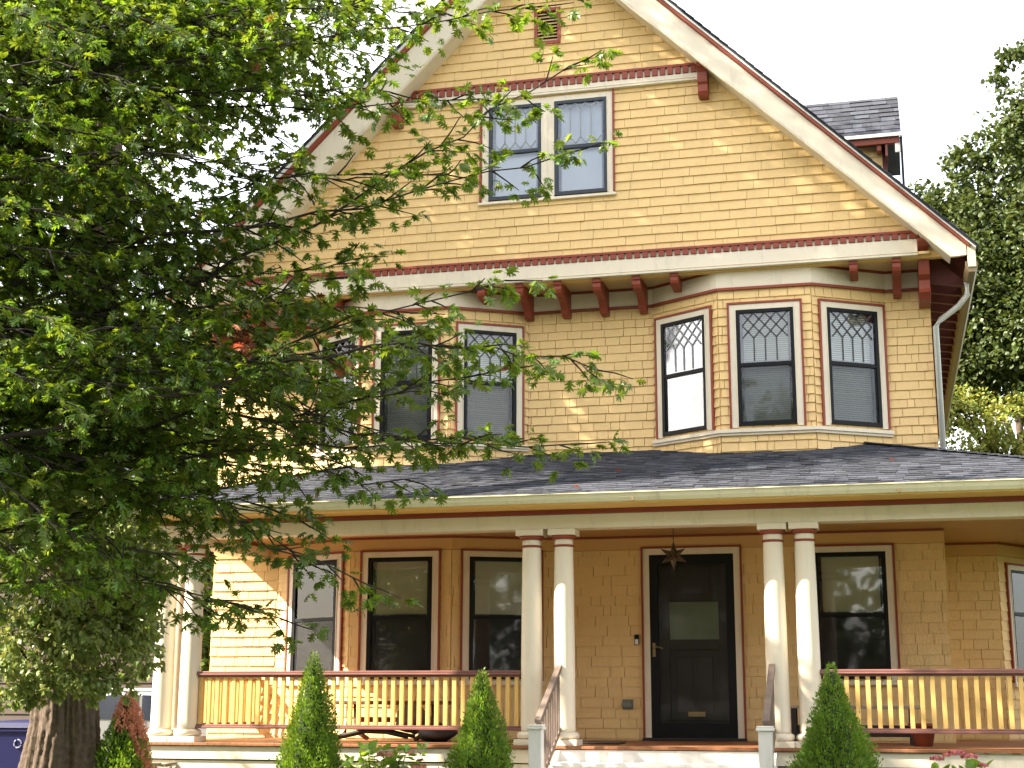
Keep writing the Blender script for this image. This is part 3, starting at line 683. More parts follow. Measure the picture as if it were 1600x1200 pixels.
# columns
def column(x, y):
    m_ = MB()
    prof = [(.105, 1.335), (.112, 1.345), (.1135, 1.37)]
    for i in range(13):
        t_ = i/12; r = .1125-.0145*(t_**1.7); prof.append((r, 1.38+t_*(3.20-1.38)))
    prof += [(.098, 3.255), (.098, 3.285)]
    m_.lathe(x, y, prof, 28)
    c = m_.build('column', 'cream_column', H, smooth=True)
    m_ = MB(); m_.lathe(x, y, [(.12, 1.262), (.146, 1.275), (.152, 1.298), (.146, 1.32), (.122, 1.336), (.10, 1.337)], 28); m_.build('column_base', 'cream_column', c, smooth=True)
    m_ = MB(); m_.box(x-.155, x+.155, y-.155, y+.155, ZD+.002, 1.262); m_.build('plinth', 'cream_column', c, bevel=.004)
    m_ = MB(); m_.lathe(x, y, [(.10, 3.205), (.109, 3.21), (.109, 3.225), (.10, 3.23)], 28); m_.build('neck_ring', 'red_trim', c, smooth=True)
    m_ = MB(); m_.lathe(x, y, [(.10, 3.283), (.118, 3.29), (.132, 3.312), (.128, 3.325), (.10, 3.326)], 28); m_.build('echinus', 'red_trim', c, smooth=True)
    m_ = MB(); m_.box(x-.145, x+.145, y-.125, y+.125, 3.326, 3.39); m_.build('abacus', 'cream_column', c, bevel=.003)
for x, y in ((-4.995, PY), (-4.675, PY), (-4.995, PY+.33), (-.845, PY), (-.503, PY), (1.648, PY), (1.960, PY), (5.0, PY), (4.68, PY), (5.0, 2.0)): column(x, y)
# beam, fascia, ceiling
def ring_box(off_in, off_out, z0, z1, nm, mtl, bev=.003):
    """runs round the porch: left side, front, right side. offsets measured outwards from the column line"""
    a, b_ = off_in, off_out; m_ = MB()
    m_.box(PX0-b_, PX1+b_, PY-b_, PY-a, z0, z1)
    m_.box(PX0-b_, PX0-a, PY-a, -.001, z0, z1); m_.box(PX1+a, PX1+b_, PY-a, 6, z0, z1)
    return m_.build(nm, mtl, H, bevel=bev)
ring_box(-.11, .11, 3.392, 3.535, 'porch_beam', 'cream_trim')
ring_box(-.10, .135, 3.536, 3.585, 'beam_moulding', 'red_trim')
ring_box(.10, .50, 3.5865, 3.605, 'eave_soffit', 'yellow_paint')
m_ = MB(); m_.box(PX0, PX1, PY, -.001, 3.588, 3.60); m_.box(XR, PX1, 0, 6, 3.588, 3.60); m_.build('porch_ceiling', 'porch_ceiling_warm_bounce', H)
# gutter: front run and returns
def gut(path, nm):
    prof = [(0, 3.60), (.025, 3.595), (.075, 3.603), (.095, 3.64), (.105, 3.68), (.118, 3.683), (.118, 3.694), (.098, 3.694), (.09, 3.655), (.065, 3.618), (.012, 3.612), (.0, 3.62)]
    m_ = MB(); n = len(prof)
    for (px, py, dx, dy) in path:
        for a, z in prof: m_.v.append((px+dx*a, py+dy*a, z))
    for i in range(len(path)-1):
        for j in range(n): m_.f.append((i*n+j, i*n+(j+1) % n, (i+1)*n+(j+1) % n, (i+1)*n+j))
    m_.f.append(tuple(range(n))); m_.f.append(tuple(range((len(path)-1)*n, len(path)*n))[::-1])
    return m_.build(nm, 'gutter_metal', H)
GX0, GX1, GY = -5.42, 5.40, -2.95
gut([(GX0, -.05, -1, 0), (GX0, GY, -1, -1), (GX1, GY, 1, -1), (GX1, 6, 1, 0)], 'porch_gutter')
m_ = MB(); m_.box(GX0, GX1, GY, GY+.02, 3.605, 3.69); m_.box(GX0, GX0+.02, GY+.02, 0, 3.605, 3.69); m_.box(GX1-.02, GX1, GY+.02, 6, 3.605, 3.69); m_.build('porch_eave_board', 'yellow_paint', H)
for x in (-2.4, .32, 2.9):
    m_ = MB(); m_.box(x-.006, x+.006, GY-.122, GY-.02, 3.598, 3.60); m_.box(x-.01, x+.01, GY-.1, GY-.09, 3.60, 3.64); m_.build('gutter_joint', 'gutter_brown', H)
# porch roof slopes: support surface and shingle courses
def zr(x, y):
    return min(3.695+.308*(y-GY+.05), 3.695+.44*(x-GX0+.05), 3.695+.308*(GX1+.05-x))
ex = GX1+.05; wx = GX0-.05; ey = GY-.05; TOPY = .0
m_ = MB(); zt = zr(0, 0)
pk = ex-(0-ey); pl = wx+(zt-3.695)/.44
m_.add([(wx, ey, 3.695), (ex, ey, 3.695), (pk, 0, zt), (pl, 0, zt)], [(0, 1, 2, 3)])
m_.add([(wx, ey, 3.695), (pl, 0, zt), (pl, .05, zt), (wx, .05, 3.695)], [(0, 3, 2, 1)])
m_.add([(ex, ey, 3.695), (ex, 6, 3.695), (pk, 6, zt), (pk, 0, zt)], [(0, 1, 2, 3)])
m_.build('porch_roof_deck', 'roof_shingle', H)
rs = MB()
def tab(p0, ux, uy, w, l, t0, t1):
    """one asphalt tab: p0 lower left, ux along the course, uy up the slope"""
    nrm = ux.cross(uy).normalized()
    a = p0; b_ = p0+ux*w; c = b_+uy*l; d = a+uy*l
    rs.add([a+nrm*t1, b_+nrm*t1, c+nrm*t0, d+nrm*t0, a-nrm*.002, b_-nrm*.002], [(0, 1, 2, 3), (4, 5, 1, 0), (4, 0, 3), (5, 2, 1)])
r2 = random.Random(5)
uy = Vector((0, 1, .308)).normalized(); rowl = .128; k = 0
while True:
    s_ = k*rowl; y = ey+s_*uy.y; z = 3.697+s_*uy.z
    if y > -.02: break
    xa = wx+(z-3.695)/.44; xb = ex-(y-ey); x = xa-r2.uniform(0, .15)
    while x < xb:
        w = r2.choice((.10, .13, .17, .20))*r2.uniform(.9, 1.1); a, b_ = max(x, xa), min(x+w, xb)
        if b_-a > .01: tab(Vector((a+.002, y, z)), Vector((1, 0, 0)), uy, b_-a-.004, rowl*1.05, .003, r2.choice((.008, .011, .015)))
        x += w
    k += 1
for (sx, slope, X0) in ((1, .44, wx), (-1, .308, ex)):
    uy = Vector((sx, 0, slope)).normalized(); k = 0
    while True:
        s_ = k*rowl; z = 3.697+s_*uy.z; x = X0+sx*s_*abs(uy.x)
        if z > zt-.02: break
        y = ey+(z-3.695)/.308; yend = 0 if sx > 0 else 6
        while y < yend:
            w = r2.choice((.10, .13, .17, .20)); a = Vector((x, y, z))
            tab(a if sx < 0 else a+Vector((0, w, 0)), Vector((0, 1 if sx < 0 else -1, 0)), uy, w-.004, rowl*1.05, .003, r2.choice((.008, .011, .015)))
            y += w
        k += 1
rs.build('porch_roof_shingles', 'roof_shingle', H, kind='stuff')
# ridge caps on the hips
for (p0, p1) in (((ex, ey, 3.70), (pk, 0, zt+.005)), ((wx, ey, 3.70), (pl, 0, zt+.005))):
    p0, p1 = Vector(p0), Vector(p1); n = int((p1-p0).length/.14); mc = MB()
    for i in range(n):
        a = p0.lerp(p1, i/n); b_ = p0.lerp(p1, (i+1.15)/n); mc.bar(a+Vector((0, 0, .018)), b_+Vector((0, 0, .008)), .16, .010)
    mc.build('hip_cap_shingles', 'roof_shingle', H, kind='stuff')

# --- porch railings
def railing(x0, x1, y, nm='porch_railing', axis='x', lab=None, pitch=.0945):
    m_ = MB()
    def bx(a0, a1, b0, b1, z0, z1):
        if axis == 'x': m_.box(a0, a1, y+b0, y+b1, z0, z1)
        else: m_.box(y+b0, y+b1, a0, a1, z0, z1)
    bx(x0, x1, -.045, .045, 1.925, 1.950); bx(x0, x1, -.055, .055, 1.905, 1.925); bx(x0, x1, -.03, .03, 1.885, 1.905)
    bx(x0, x1, -.042, .042, 1.345, 1.375); bx(x0, x1, -.03, .03, 1.375, 1.39)
    rl = m_.build(nm, 'rail_brown', H, bevel=.006, label=lab); b0 = None
    n = int(round((x1-x0)/pitch)); 
    for k in range(n):
        c = x0+(k+.5)*(x1-x0)/n
        if b0 is None:
            mm = MB(); mm.box(-.021, .021, -.021, .021, 1.391, 1.884); b0 = mm.build('baluster', 'yellow_paint', rl, bevel=.002); o = b0
        else: o = b0.copy(); COL.objects.link(o)
        o.location = (c, y, 0) if axis == 'x' else (y, c, 0)
    return rl
railing(-4.58, -.955, PY, lab='porch railing left of the steps'); railing(2.06, 4.58, PY, pitch=.1005, lab='porch railing right of the steps')
railing(PY+.45, -.03, -4.995, axis='y', lab='side porch railing'); railing(-2.38, 1.9, 5.0, axis='y', lab='side porch railing at the right end')
# --- front steps with handrails
SX0, SX1 = -.50, 1.57
for k in range(6):
    yk = -2.65-.28*k; zk = ZD-.15*k
    if k > 0:
        m_ = MB(); m_.box(SX0-.05, SX1+.05, yk-.03, yk+.28, zk-.035, zk); m_.build('stair_tread', 'white_paint', H, bevel=.006)
    m_ = MB(); m_.box(SX0-.04, SX1+.04, yk-(.0 if k else .012), yk+.02, zk-.15-.001, zk-.036); m_.build('stair_riser', 'white_paint', H, bevel=.002)
for x in (SX0-.06, SX1+.02):
    m_ = MB(); m_.prism([(x, -2.66, 1.16), (x, -4.3, .28), (x, -4.3, .1), (x, -2.66, .1)], (.04, 0, 0)); m_.build('stair_stringer', 'white_paint', H)
for sx, lab in ((-.535, 'left stair handrail'), (1.605, 'right stair handrail')):
    m_ = MB(); ya, yb = -2.60, -3.55
    za, zb = 1.985, 1.45
    m_.bar((sx, ya, za), (sx, yb, zb), .062, .045); m_.bar((sx, ya, za-.04), (sx, yb, zb-.04), .035, .03)
    hr = m_.build('stair_handrail', 'weathered_wood', H, bevel=.006, label=lab)
    m_ = MB(); m_.bar((sx, ya, 1.36), (sx, yb, .86), .035, .05); m_.build('bottom_rail', 'weathered_wood', hr)
    for i in range(9):
        t_ = (i+.6)/9.2; y = ya+(yb-ya)*t_; m_ = MB(); m_.box(sx-.016, sx+.016, y-.016, y+.016, 1.36+(.86-1.36)*t_+.02, za+(zb-za)*t_-.05); m_.build('baluster', 'weathered_wood', hr)
    yn = -3.62
    m_ = MB(); m_.box(sx-.062, sx+.062, yn-.062, yn+.062, .3, 1.375); nw = m_.build('newel_post', 'white_paint', H, bevel=.004)
    m_ = MB(); m_.box(sx-.08, sx+.08, yn-.08, yn+.08, 1.376, 1.402); m_.prism([(sx-.075, yn-.075, 1.402), (sx+.075, yn-.075, 1.402), (sx+.075, yn+.075, 1.402), (sx-.075, yn+.075, 1.402)], (0, 0, .018)); m_.build('newel_cap', 'white_paint', nw, bevel=.006)

# --- dormer on the right roof slope
def zroof(x): return 11.6-(x-XC)*.9976
m_ = MB(); ze, zrg, y0, y1, xr = 9.27, 10.14, 2.2, 3.0, 3.235
def xroof(z): return XC+(11.6-z)/.9976
m_.prism([(xroof(ze)-.15, y0, ze), (xr, y0, ze), (xr, y1, zrg), (xroof(zrg)-.15, y1, zrg)], (0, .0, -.03))
m_.prism([(xroof(zrg)-.15, y1, zrg), (xr, y1, zrg), (xr, 3.8, ze), (xroof(ze)-.15, 3.8, ze)], (0, .0, -.03))
dm = m_.build('dormer', 'roof_shingle', H, label='shingled dormer on the right roof slope')
rs = MB(); uy = Vector((0, y1-y0, zrg-ze)).normalized(); k = 0; L_ = math.hypot(y1-y0, zrg-ze)
while k*.135 < L_-.05:
    s_ = k*.135; x = 1.1-r2.uniform(0, .2)
    while x < xr:
        w = r2.choice((.13, .2, .26, .3)); b_ = min(x+w, xr)
        if b_-x > .02: tab(Vector((x+.002, y0+s_*uy.y, ze+s_*uy.z+.002)), Vector((1, 0, 0)), uy, b_-x-.004, min(.14, L_-s_), .003, r2.choice((.010, .014, .02)))
        x += w
    k += 1
rs.build('dormer_shingles', 'roof_shingle', dm, kind='stuff')
m_ = MB(); m_.box(1.8, xr+.01, y0-.03, y0-.002, ze-.035, ze+.012); m_.build('dormer_drip_edge', 'white_paint', dm)
m_ = MB(); m_.box(1.8, xr-.03, y0+.02, y0+.05, ze-.12, ze-.037); m_.box(1.8, xr-.1, y0+.051, y0+.24, ze-.065, ze-.037); m_.build('dormer_eave_trim', 'red_trim', dm, bevel=.004)
m_ = MB(); m_.box(2.90, 2.96, y0+.06, y0+.22, ze-.20, ze-.121); m_.build('dormer_bracket', 'red_trim', dm, bevel=.004)
frm = Fr(1.6, 2.45, 2.97, 2.45); n0 = len(pool)
rows(frm, lambda z: .0, lambda z: frm.len, 7.3, 9.2, .125, [], .12, .3, .3, seed=77)
m_ = MB(); m_.box(1.6, 2.97, 2.451, 3.6, 7.2, 9.2); m_.build('dormer_wall', 'yellow_paint', dm)
# scalloped barge board, corner board and downspout of the dormer
m_ = MB(); pts = [(y0+.03, ze-.02), (y0+.03, ze-.30)]
for i in range(7): pts.append((y0+.08+i*.10, ze-.32-(.06 if i % 2 else 0)+i*.03))
pts += [(3.0, zrg-.35), (3.0, zrg-.06)]
m_.prism([(xr-.22, y, z) for y, z in pts], (.03, 0, 0)); m_.build('barge_board', 'dark_red', dm, bevel=.004)
m_ = MB(); m_.box(2.971, xr-.20, y0+.26, y0+.30, 8.2, ze-.04); m_.build('dormer_side_panel', 'dark_red', dm)
m_ = MB(); m_.box(xr-.09, xr-.02, y0+.03, y0+.06, ze-.25, ze-.036); m_.build('dormer_corner_block', 'white_paint', dm)
m_ = MB(); m_.box(xr-.02, xr+.012, y0+.0, y0+.05, 8.1, ze-.037); m_.build('dormer_downspout', 'black_frame', dm)

# --- shingle pieces: the 300 that show largest are objects, the rest one mesh
pool_sorted = sorted(range(len(pool)), key=lambda i: -pool[i][0])
big = set(pool_sorted[:300])
mb = MB()
for i, (pr, vv) in enumerate(pool):
    if i in big:
        c = Vector((sum(v[0] for v in vv)/8, sum(v[1] for v in vv)/8, sum(v[2] for v in vv)/8))
        me = bpy.data.meshes.new('shingle'); me.from_pydata([Vector(v)-c for v in vv], [], PF); me.materials.append(MT['yellow_shingle'])
        o = bpy.data.objects.new('shingle', me); link(o, H); o.location = c
    else: mb.add(vv, PF)
mb.build('wall_shingles', 'yellow_shingle', H, kind='stuff')
print('shingles', len(pool))

# ------------------------------------------------------------------ things on the porch
# star lantern
S = thing('star_lantern', 'brown metal star shaped lantern hanging from the porch ceiling in front of the door', 'lantern', (.475, -1.3, 3.588))
m_ = MB(); c0 = Vector((.475, -1.3, 3.215))
phi = (1+5**.5)/2
dirs = [Vector(v).normalized() for v in [(0, 1, phi), (0, 1, -phi), (0, -1, phi), (0, -1, -phi), (1, phi, 0), (1, -phi, 0), (-1, phi, 0), (-1, -phi, 0), (phi, 0, 1), (phi, 0, -1), (-phi, 0, 1), (-phi, 0, -1)]]
rot = Matrix.Rotation(R_(31.7), 3, 'X')
dirs = [rot @ d for d in dirs]
for d in dirs:
    nb_ = sorted([e for e in dirs if e is not d], key=lambda e: -e.dot(d))[:5]
    a = d.cross(Vector((.3, .5, .8))).normalized(); b_ = d.cross(a)
    nb_.sort(key=lambda e: math.atan2(e.dot(b_), e.dot(a)))
    base = []
    for i in range(5): base.append(c0+(d+nb_[i]+nb_[(i+1) % 5]).normalized()*.062)
    tip = c0+d*.165
    m_.add(base+[tip], [(i, (i+1) % 5, 5) for i in range(5)])
m_.build('star', 'bronze', S)
m_ = MB(); m_.tube([(.475, -1.3, 3.588), (.475, -1.3, 3.36)], .004, 6)
for i in range(6): m_.lathe(.475, -1.3, [(.002, 3.40+i*.03), (.009, 3.408+i*.03), (.002, 3.416+i*.03)], 8)
m_.build('chain', 'dark_iron', S)
# door mat
m_ = MB(); m_.box(-.52, -.06, -1.9, -1.45, ZD+.001, ZD+.02); o = m_.build('door_mat', 'mat_fibre', bevel=.006); o['label'] = 'small dark mat lying on the porch floor left of the front door'; o['category'] = 'mat'
m_ = MB(); m_.tube([(-.48, -1.7, ZD+.035), (-.3, -1.66, ZD+.05), (-.1, -1.7, ZD+.035)], [.012, .03, .012], 8)
o.location.z += 0
# left bench (dark wood, curved legs) with folded cushions
Bn = thing('porch_bench', 'dark brown wooden bench with curved legs behind the left porch railing', 'bench', (-2.9, -1.0, ZD))
m_ = MB(); m_.box(-3.55, -2.2, -1.15, -.80, 1.60, 1.645); m_.build('seat', 'bench_wood', Bn, bevel=.01)
for sx in (-3.35, -2.4):
    m_ = MB(); m_.tube([(sx-.15, -1.1, ZD+.01), (sx-.05, -1.1, 1.27), (sx, -1.1, 1.40), (sx, -1.08, 1.60)], .028, 7); m_.build('leg', 'bench_wood', Bn, smooth=True)
    m_ = MB(); m_.tube([(sx+.15, -.85, ZD+.01), (sx+.05, -.85, 1.27), (sx, -.85, 1.40), (sx, -.87, 1.60)], .028, 7); m_.build('leg', 'bench_wood', Bn, smooth=True)
m_ = MB(); m_.box(-3.35, -2.4, -.86, -.82, 1.40, 1.46); m_.build('stretcher', 'bench_wood', Bn)
Rk = thing('wooden_sledge', 'low dark curved runner of wood on the porch floor under the left bench', 'sledge', (-3.1, -1.5, ZD))
m_ = MB(); m_.tube([(-3.5, -1.5, ZD+.02), (-3.3, -1.5, 1.255), (-3.05, -1.5, 1.31), (-2.75, -1.5, 1.30), (-2.5, -1.5, 1.25)], .022, 7); m_.build('runner', 'dark_iron', Rk, smooth=True)
m_ = MB(); m_.tube([(-3.5, -1.25, ZD+.02), (-3.3, -1.25, 1.255), (-3.05, -1.25, 1.31), (-2.75, -1.25, 1.30), (-2.5, -1.25, 1.25)], .022, 7); m_.build('runner', 'dark_iron', Rk, smooth=True)
m_ = MB(); m_.box(-3.1, -2.6, -1.53, -1.22, 1.325, 1.345); m_.build('deck_slat', 'bench_wood', Rk)
def lump(name, c, s_, mtl, seed, parent=None):
    r = random.Random(seed); m_ = MB(); n, k = 14, 8
    for i in range(k+1):
        th_ = math.pi*i/k
        for j in range(n):
            ph = 2*math.pi*j/n; rr = 1+.12*math.sin(3*ph+seed)+.10*math.cos(2*th_*2+ph)+r.uniform(-.03, .03)
            m_.v.append((c[0]+s_[0]*rr*math.sin(th_)*math.cos(ph), c[1]+s_[1]*rr*math.sin(th_)*math.sin(ph), c[2]+s_[2]*rr*math.cos(th_)))
    for i in range(k):
        for j in range(n): m_.f.append((i*n+j, i*n+(j+1) % n, (i+1)*n+(j+1) % n, (i+1)*n+j))
    return m_.build(name, mtl, parent, smooth=True)
o = lump('garden_bag', (-2.55, -1.15, 1.44), (.20, .12, .15), 'cushion', 3); o['label'] = 'slumped grey brown bag stored under the left bench'; o['category'] = 'bag'
o = lump('leaf_bag', (-2.15, -1.5, 1.30), (.22, .16, .10), 'dark_iron', 5); o['label'] = 'low dark heap of stored cloth at the right end under the left porch bench'; o['category'] = 'cloth'
# right bench
Bn = thing('porch_bench', 'pale weathered wooden bench on dark iron legs behind the right porch railing', 'bench', (2.35, -.9, ZD))
for i in range(3):
    m_ = MB(); m_.box(1.62, 3.02, -1.12+i*.13, -1.005+i*.13, 1.575, 1.605); m_.build('seat_slat', 'bench_grey', Bn, bevel=.005)
m_ = MB(); m_.box(1.68, 2.96, -1.02, -.80, 1.28, 1.40); m_.build('storage_box', 'dark_iron', Bn, bevel=.006)
for sx in (1.70, 2.92):
    for yy in (-1.08, -.80):
        m_ = MB(); m_.box(sx-.025, sx+.025, yy-.025, yy+.025, ZD+.001, 1.574); m_.build('leg', 'dark_iron', Bn)
Pt = thing('plant_pot', 'round terracotta flower pot with trailing plant on the porch floor behind the right railing', 'plant pot', (3.02, -1.6, ZD))
m_ = MB(); m_.lathe(3.02, -1.6, [(.09, ZD+.002), (.13, 1.40), (.145, 1.40), (.145, 1.43), (.12, 1.43), (.10, 1.41)], 18); m_.build('pot', 'terracotta', Pt, smooth=True)

# ------------------------------------------------------------------ foliage tools
def tmpl_oak():
    side = [(0.0, .02), (.05, .16), (.30, .10), (.085, .27), (.46, .44), (.33, .50), (.10, .46), (.40, .80), (.27, .80), (.07, .70), (.20, .96), (.05, .88), (0, 1.06)]
    # centre line points pair with the sinus points
    sin = [0, 1, 3, 6, 9, 11, 12]
    V = []; F = []
    V.append((0, 0, 0)); cl = {}
    for s_ in (1, -1):
        ids = []
        for (x, y) in side: ids.append(len(V)); V.append((s_*x, y, -.22*abs(x)+.05*math.sin(y*3)-.12*y*y))
        for a, b_ in zip(sin[:-1], sin[1:]):
            tips = list(range(a+1, b_))
            if len(tips) == 1: F.append((ids[a], ids[tips[0]], ids[b_]))
            elif len(tips) == 2: F.append((ids[a], ids[tips[0]], ids[tips[1]])); F.append((ids[a], ids[tips[1]], ids[b_]))
            if a > 0: F.append((ids[a], ids[b_], -1-(sin.index(a))))
        cl[s_] = ids
    # centre strip between the two sides
    F = [f for f in F if min(f) >= 0]
    A, B_ = cl[1], cl[-1]
    for a, b_ in zip(sin[:-1], sin[1:]): F.append((A[a], A[b_], B_[b_])); F.append((A[a], B_[b_], B_[a]))
    F.append((0, A[0], B_[0]))
    return np.array(V), np.array(F)
def tmpl_star():
    V = np.array([(0, 0, 0), (.10, .22, 0), (.42, .38, -.09), (.10, .50, 0), (.32, .85, -.09), (0, 1.0, -.06), (-.32, .85, -.09), (-.10, .50, 0), (-.42, .38, -.09), (-.10, .22, 0)])
    F = np.array([(0, 1, 9), (1, 2, 3), (1, 3, 7), (1, 7, 9), (3, 4, 5), (3, 5, 7), (5, 6, 7), (7, 8, 9)]); return V, F
def tmpl_simple(w=.32):
    V = np.array([(0, 0, 0), (w, .35, -.05), (w*.7, .7, -.10), (0, 1, -.2), (-w*.7, .7, -.10), (-w, .35, -.05), (0, .4, .03)])
    F = np.array([(0, 1, 6), (1, 2, 6), (2, 3, 6), (3, 4, 6), (4, 5, 6), (5, 0, 6)]); return V, F
def tmpl_kite(w=.28):
    return np.array([(0, 0, 0), (w, .5, -.03), (0, 1, -.1), (-w, .5, -.03)]), np.array([(0, 1, 2), (0, 2, 3)])
def mats_from(dirs, ups):
    """rotation matrices whose y axis is dirs, z axis near ups"""
    y = dirs/np.linalg.norm(dirs, axis=1, keepdims=True); x = np.cross(y, ups); x /= (np.linalg.norm(x, axis=1, keepdims=True)+1e-9); z = np.cross(x, y)
    return np.stack([x, y, z], axis=2)
def scatter(tm, pos, Rm, size):
    V, F = tm; n = len(pos)
    W = np.einsum('nij,kj->nki', Rm, V)*size[:, None, None]+pos[:, None, :]
    FF = F[None]+(np.arange(n)*len(V))[:, None, None]
    return W.reshape(-1, 3), FF.reshape(-1, F.shape[1])
def rv(n, s_=1): return nr.normal(0, s_, (n, 3))

# ------------------------------------------------------------------ the oak in front: limbs reach in from the left
def unproj(u, v, y):
    q = CF+CR*((u-800)/FPX)-CU*((v-600)/FPX); return CAM+q*((y-CAM.y)/q.y)
class Oak:
    def __init__(s): s.wood = []; s.lp = []; s.ld = []; s.twigs = MB()
    def limb(s, p0, p1, r0, sag=.25, lat=(.35, 1.0), dens=1.0, start=.25, seed=0, clear=0):
        r = random.Random(seed); p0, p1 = Vector(p0), Vector(p1); L_ = (p1-p0).length; n = max(6, int(L_/.35)); pts = []
        side = Vector((r.uniform(-1, 1), r.uniform(-1, 1), r.uniform(-.8, .8)))*L_*.08; ph = r.uniform(0, 6)
        for i in range(n+1):
            t_ = i/n; p = p0.lerp(p1, t_); p.z += sag*L_*.35*math.sin(math.pi*t_)*(1 if sag > 0 else 1)
            p += side*math.sin(math.pi*t_)+Vector((r.uniform(-1, 1), r.uniform(-1, 1), r.uniform(-1, 1)))*.05+Vector((0, 0, .10*math.sin(t_*9+ph)))
            pts.append(p)
        rad = [max(.006, r0*(1-i/n)**.8) for i in range(n+1)]
        mb = MB(); mb.tube(pts, rad, 7); s.wood.append(mb)
        nl = int(L_*(1-start)*7.5*dens)
        for k in range(nl):
            t_ = start+(1-start)*(k+r.uniform(0, 1))/nl; t_ = min(t_, .999); i = int(t_*n); f = t_*n-i; p = pts[i].lerp(pts[i+1], f)
            d = (pts[min(i+2, n)]-pts[i]).normalized(); sd_ = Vector((-d.y, d.x, 0)).normalized()*(1 if k % 2 else -1)
            ln = lat[0]+(lat[1]-lat[0])*(1-t_)**.7*r.uniform(.5, 1.1)
            dd = (d*r.uniform(.5, 1.1)+sd_*r.uniform(.4, 1.0)+Vector((0, 0, r.uniform(-.45, .35)))).normalized()
            s.twig(p, dd, ln, r)
        s.twig(pts[-1], (pts[-1]-pts[-3]).normalized(), .30, r)
    def twig(s, p, d, ln, r):
        n = max(2, int(ln/.14)); q = [p]; dd = d.copy()
        for i in range(n):
            dd = (dd+Vector((r.uniform(-.25, .25), r.uniform(-.25, .25), r.uniform(-.28, .12)))).normalized(); q.append(q[-1]+dd*ln/n)
        s.twigs.tube(q, [.008*(1-i/(n+1))+.0015 for i in range(n+1)], 3, cap=False)
        for i in range(1, n+1):
            # short spurs with a fan of leaves
            for _ in range(2 if i < n else 4):
                sd_ = Vector((r.uniform(-1, 1), r.uniform(-1, 1), r.uniform(-.5, .35))).normalized()
                e = q[i]+(dd*.5+sd_).normalized()*r.uniform(.02, .13)
                for _ in range(r.choice((2, 2, 3, 3))):
                    ld = (dd*.5+sd_*1.0+Vector((r.uniform(-.8, .8), r.uniform(-.8, .8), r.uniform(-.75, .25)))).normalized()
                    s.lp.append(e); s.ld.append(ld)
oak = Oak()
OT = thing('oak_tree', 'big oak whose long limbs of pointed lobed leaves hang across the left half', 'tree', (-6.9, -8.0, 0))
# main trunk stands out of frame to the left
tr = MB(); tr.tube([(-6.9, -8, -.3), (-6.9, -8, .4), (-6.85, -8, 2.5), (-6.95, -7.9, 5), (-6.9, -8.0, 8), (-7.0, -8.1, 11), (-6.9, -8, 13.5)], [.62, .46, .38, .33, .25, .15, .03], 14)
tr.build('trunk', 'bark', OT, smooth=True)
tips = [ # picture position of each limb tip (in photo pixels) and its distance plane y, sag, density
 (845, 22, -6.6, .9), (700, 40, -6.4, 1), (560, 20, -7.4, 1), (400, 60, -7.0, 1.1), (250, 30, -8, 1.1), (100, 60, -9.0, 1.1),
 (885, 128, -6.7, .8), (760, 165, -6.2, .9), (620, 120, -7.2, 1.2), (480, 150, -6.6, 1.2), (300, 160, -8.0, 1.2), (120, 200, -8.6, 1.2),
 (888, 255, -6.6, .8), (700, 285, -6.3, .8), (560, 270, -7, 1.0), (420, 260, -6.4, 1.3), (240, 300, -7.6, 1.3), (60, 330, -8.6, 1.2),
 (560, 395, -6.3, .8), (430, 350, -7, 1.2), (330, 400, -6.2, 1.2), (160, 420, -7.8, 1.2),
 (790, 465, -6.6, .9), (640, 480, -6.2, 1.2), (520, 450, -7.2, 1.3), (380, 500, -6.4, 1.3), (230, 520, -7.8, 1.3), (60, 500, -8.8, 1.2),
 (935, 562, -6.6, .8), (800, 590, -6.3, 1.1), (690, 560, -7.0, 1.2), (560, 570, -6.4, 1.2), (420, 600, -7.4, 1.3), (250, 630, -7.8, 1.3), (80, 650, -8.5, 1.2),
 (885, 688, -6.6, .7), (760, 690, -6.5, .9), (640, 670, -6.6, 1.1), (520, 700, -6.9, 1.1), (380, 700, -6.4, 1.2), (220, 740, -7.4, 1.3), (60, 780, -8.2, 1.2),
 (640, 745, -6.7, .6), (480, 790, -6.5, .8), (380, 800, -6.9, 1.2), (300, 830, -6.6, 1.3), (150, 850, -7.6, 1.2),
 (570, 900, -6.6, .7), (470, 870, -6.5, 1.0), (440, 975, -6.6, .8), (360, 930, -6.7, 1.0), (270, 880, -7.2, 1.2), (40, 880, -8, 1.0),
]
for i, (u, v, y, dn) in enumerate(tips):
    p1 = unproj(u, v, y); L0 = p1.x+6.9
    z0 = max(2.6, min(12.5, p1.z*.95+1.0-.04*u/10+rnd.uniform(-.3, .5)))
    p0 = Vector((-6.9, -8, z0)); rr = .009+.0026*(p1-p0).length
    st = .30 if u > 300 else .22
    oak.limb(p0, p1, rr, sag=.18 if v < 700 else .26, lat=(.22, .85 if u < 700 else .62), dens=dn*.95, start=st if u < 600 else .38, seed=100+i)
fill = random.Random(77)
for i in range(58):
    u, v, y = fill.uniform(400, 540), fill.uniform(440, 740), fill.uniform(-6.4, -5.2)
    if i >= 12: u, v, y = fill.uniform(120, 560), fill.uniform(-60, 110), fill.uniform(-7.4, -5.5)
    if i >= 28: u, v, y = fill.uniform(360, 650), fill.uniform(-30, 190), fill.uniform(-6.8, -5.3)
    if i >= 42: u, v, y = fill.uniform(230, 500), fill.uniform(170, 420), fill.uniform(-6.6, -5.2)
    if (u > 560 and v > 150) or (i >= 42 and u+v > 760): continue
    p1 = unproj(u, v, y); p0 = Vector((-6.9, -8, max(2.8, min(12.5, p1.z*.9+1.2))))
    oak.limb(p0, p1, .012+.004*(p1-p0).length, sag=.15, lat=(.25, .6), dens=.75, start=.42, seed=900+i)
fill = random.Random(31)
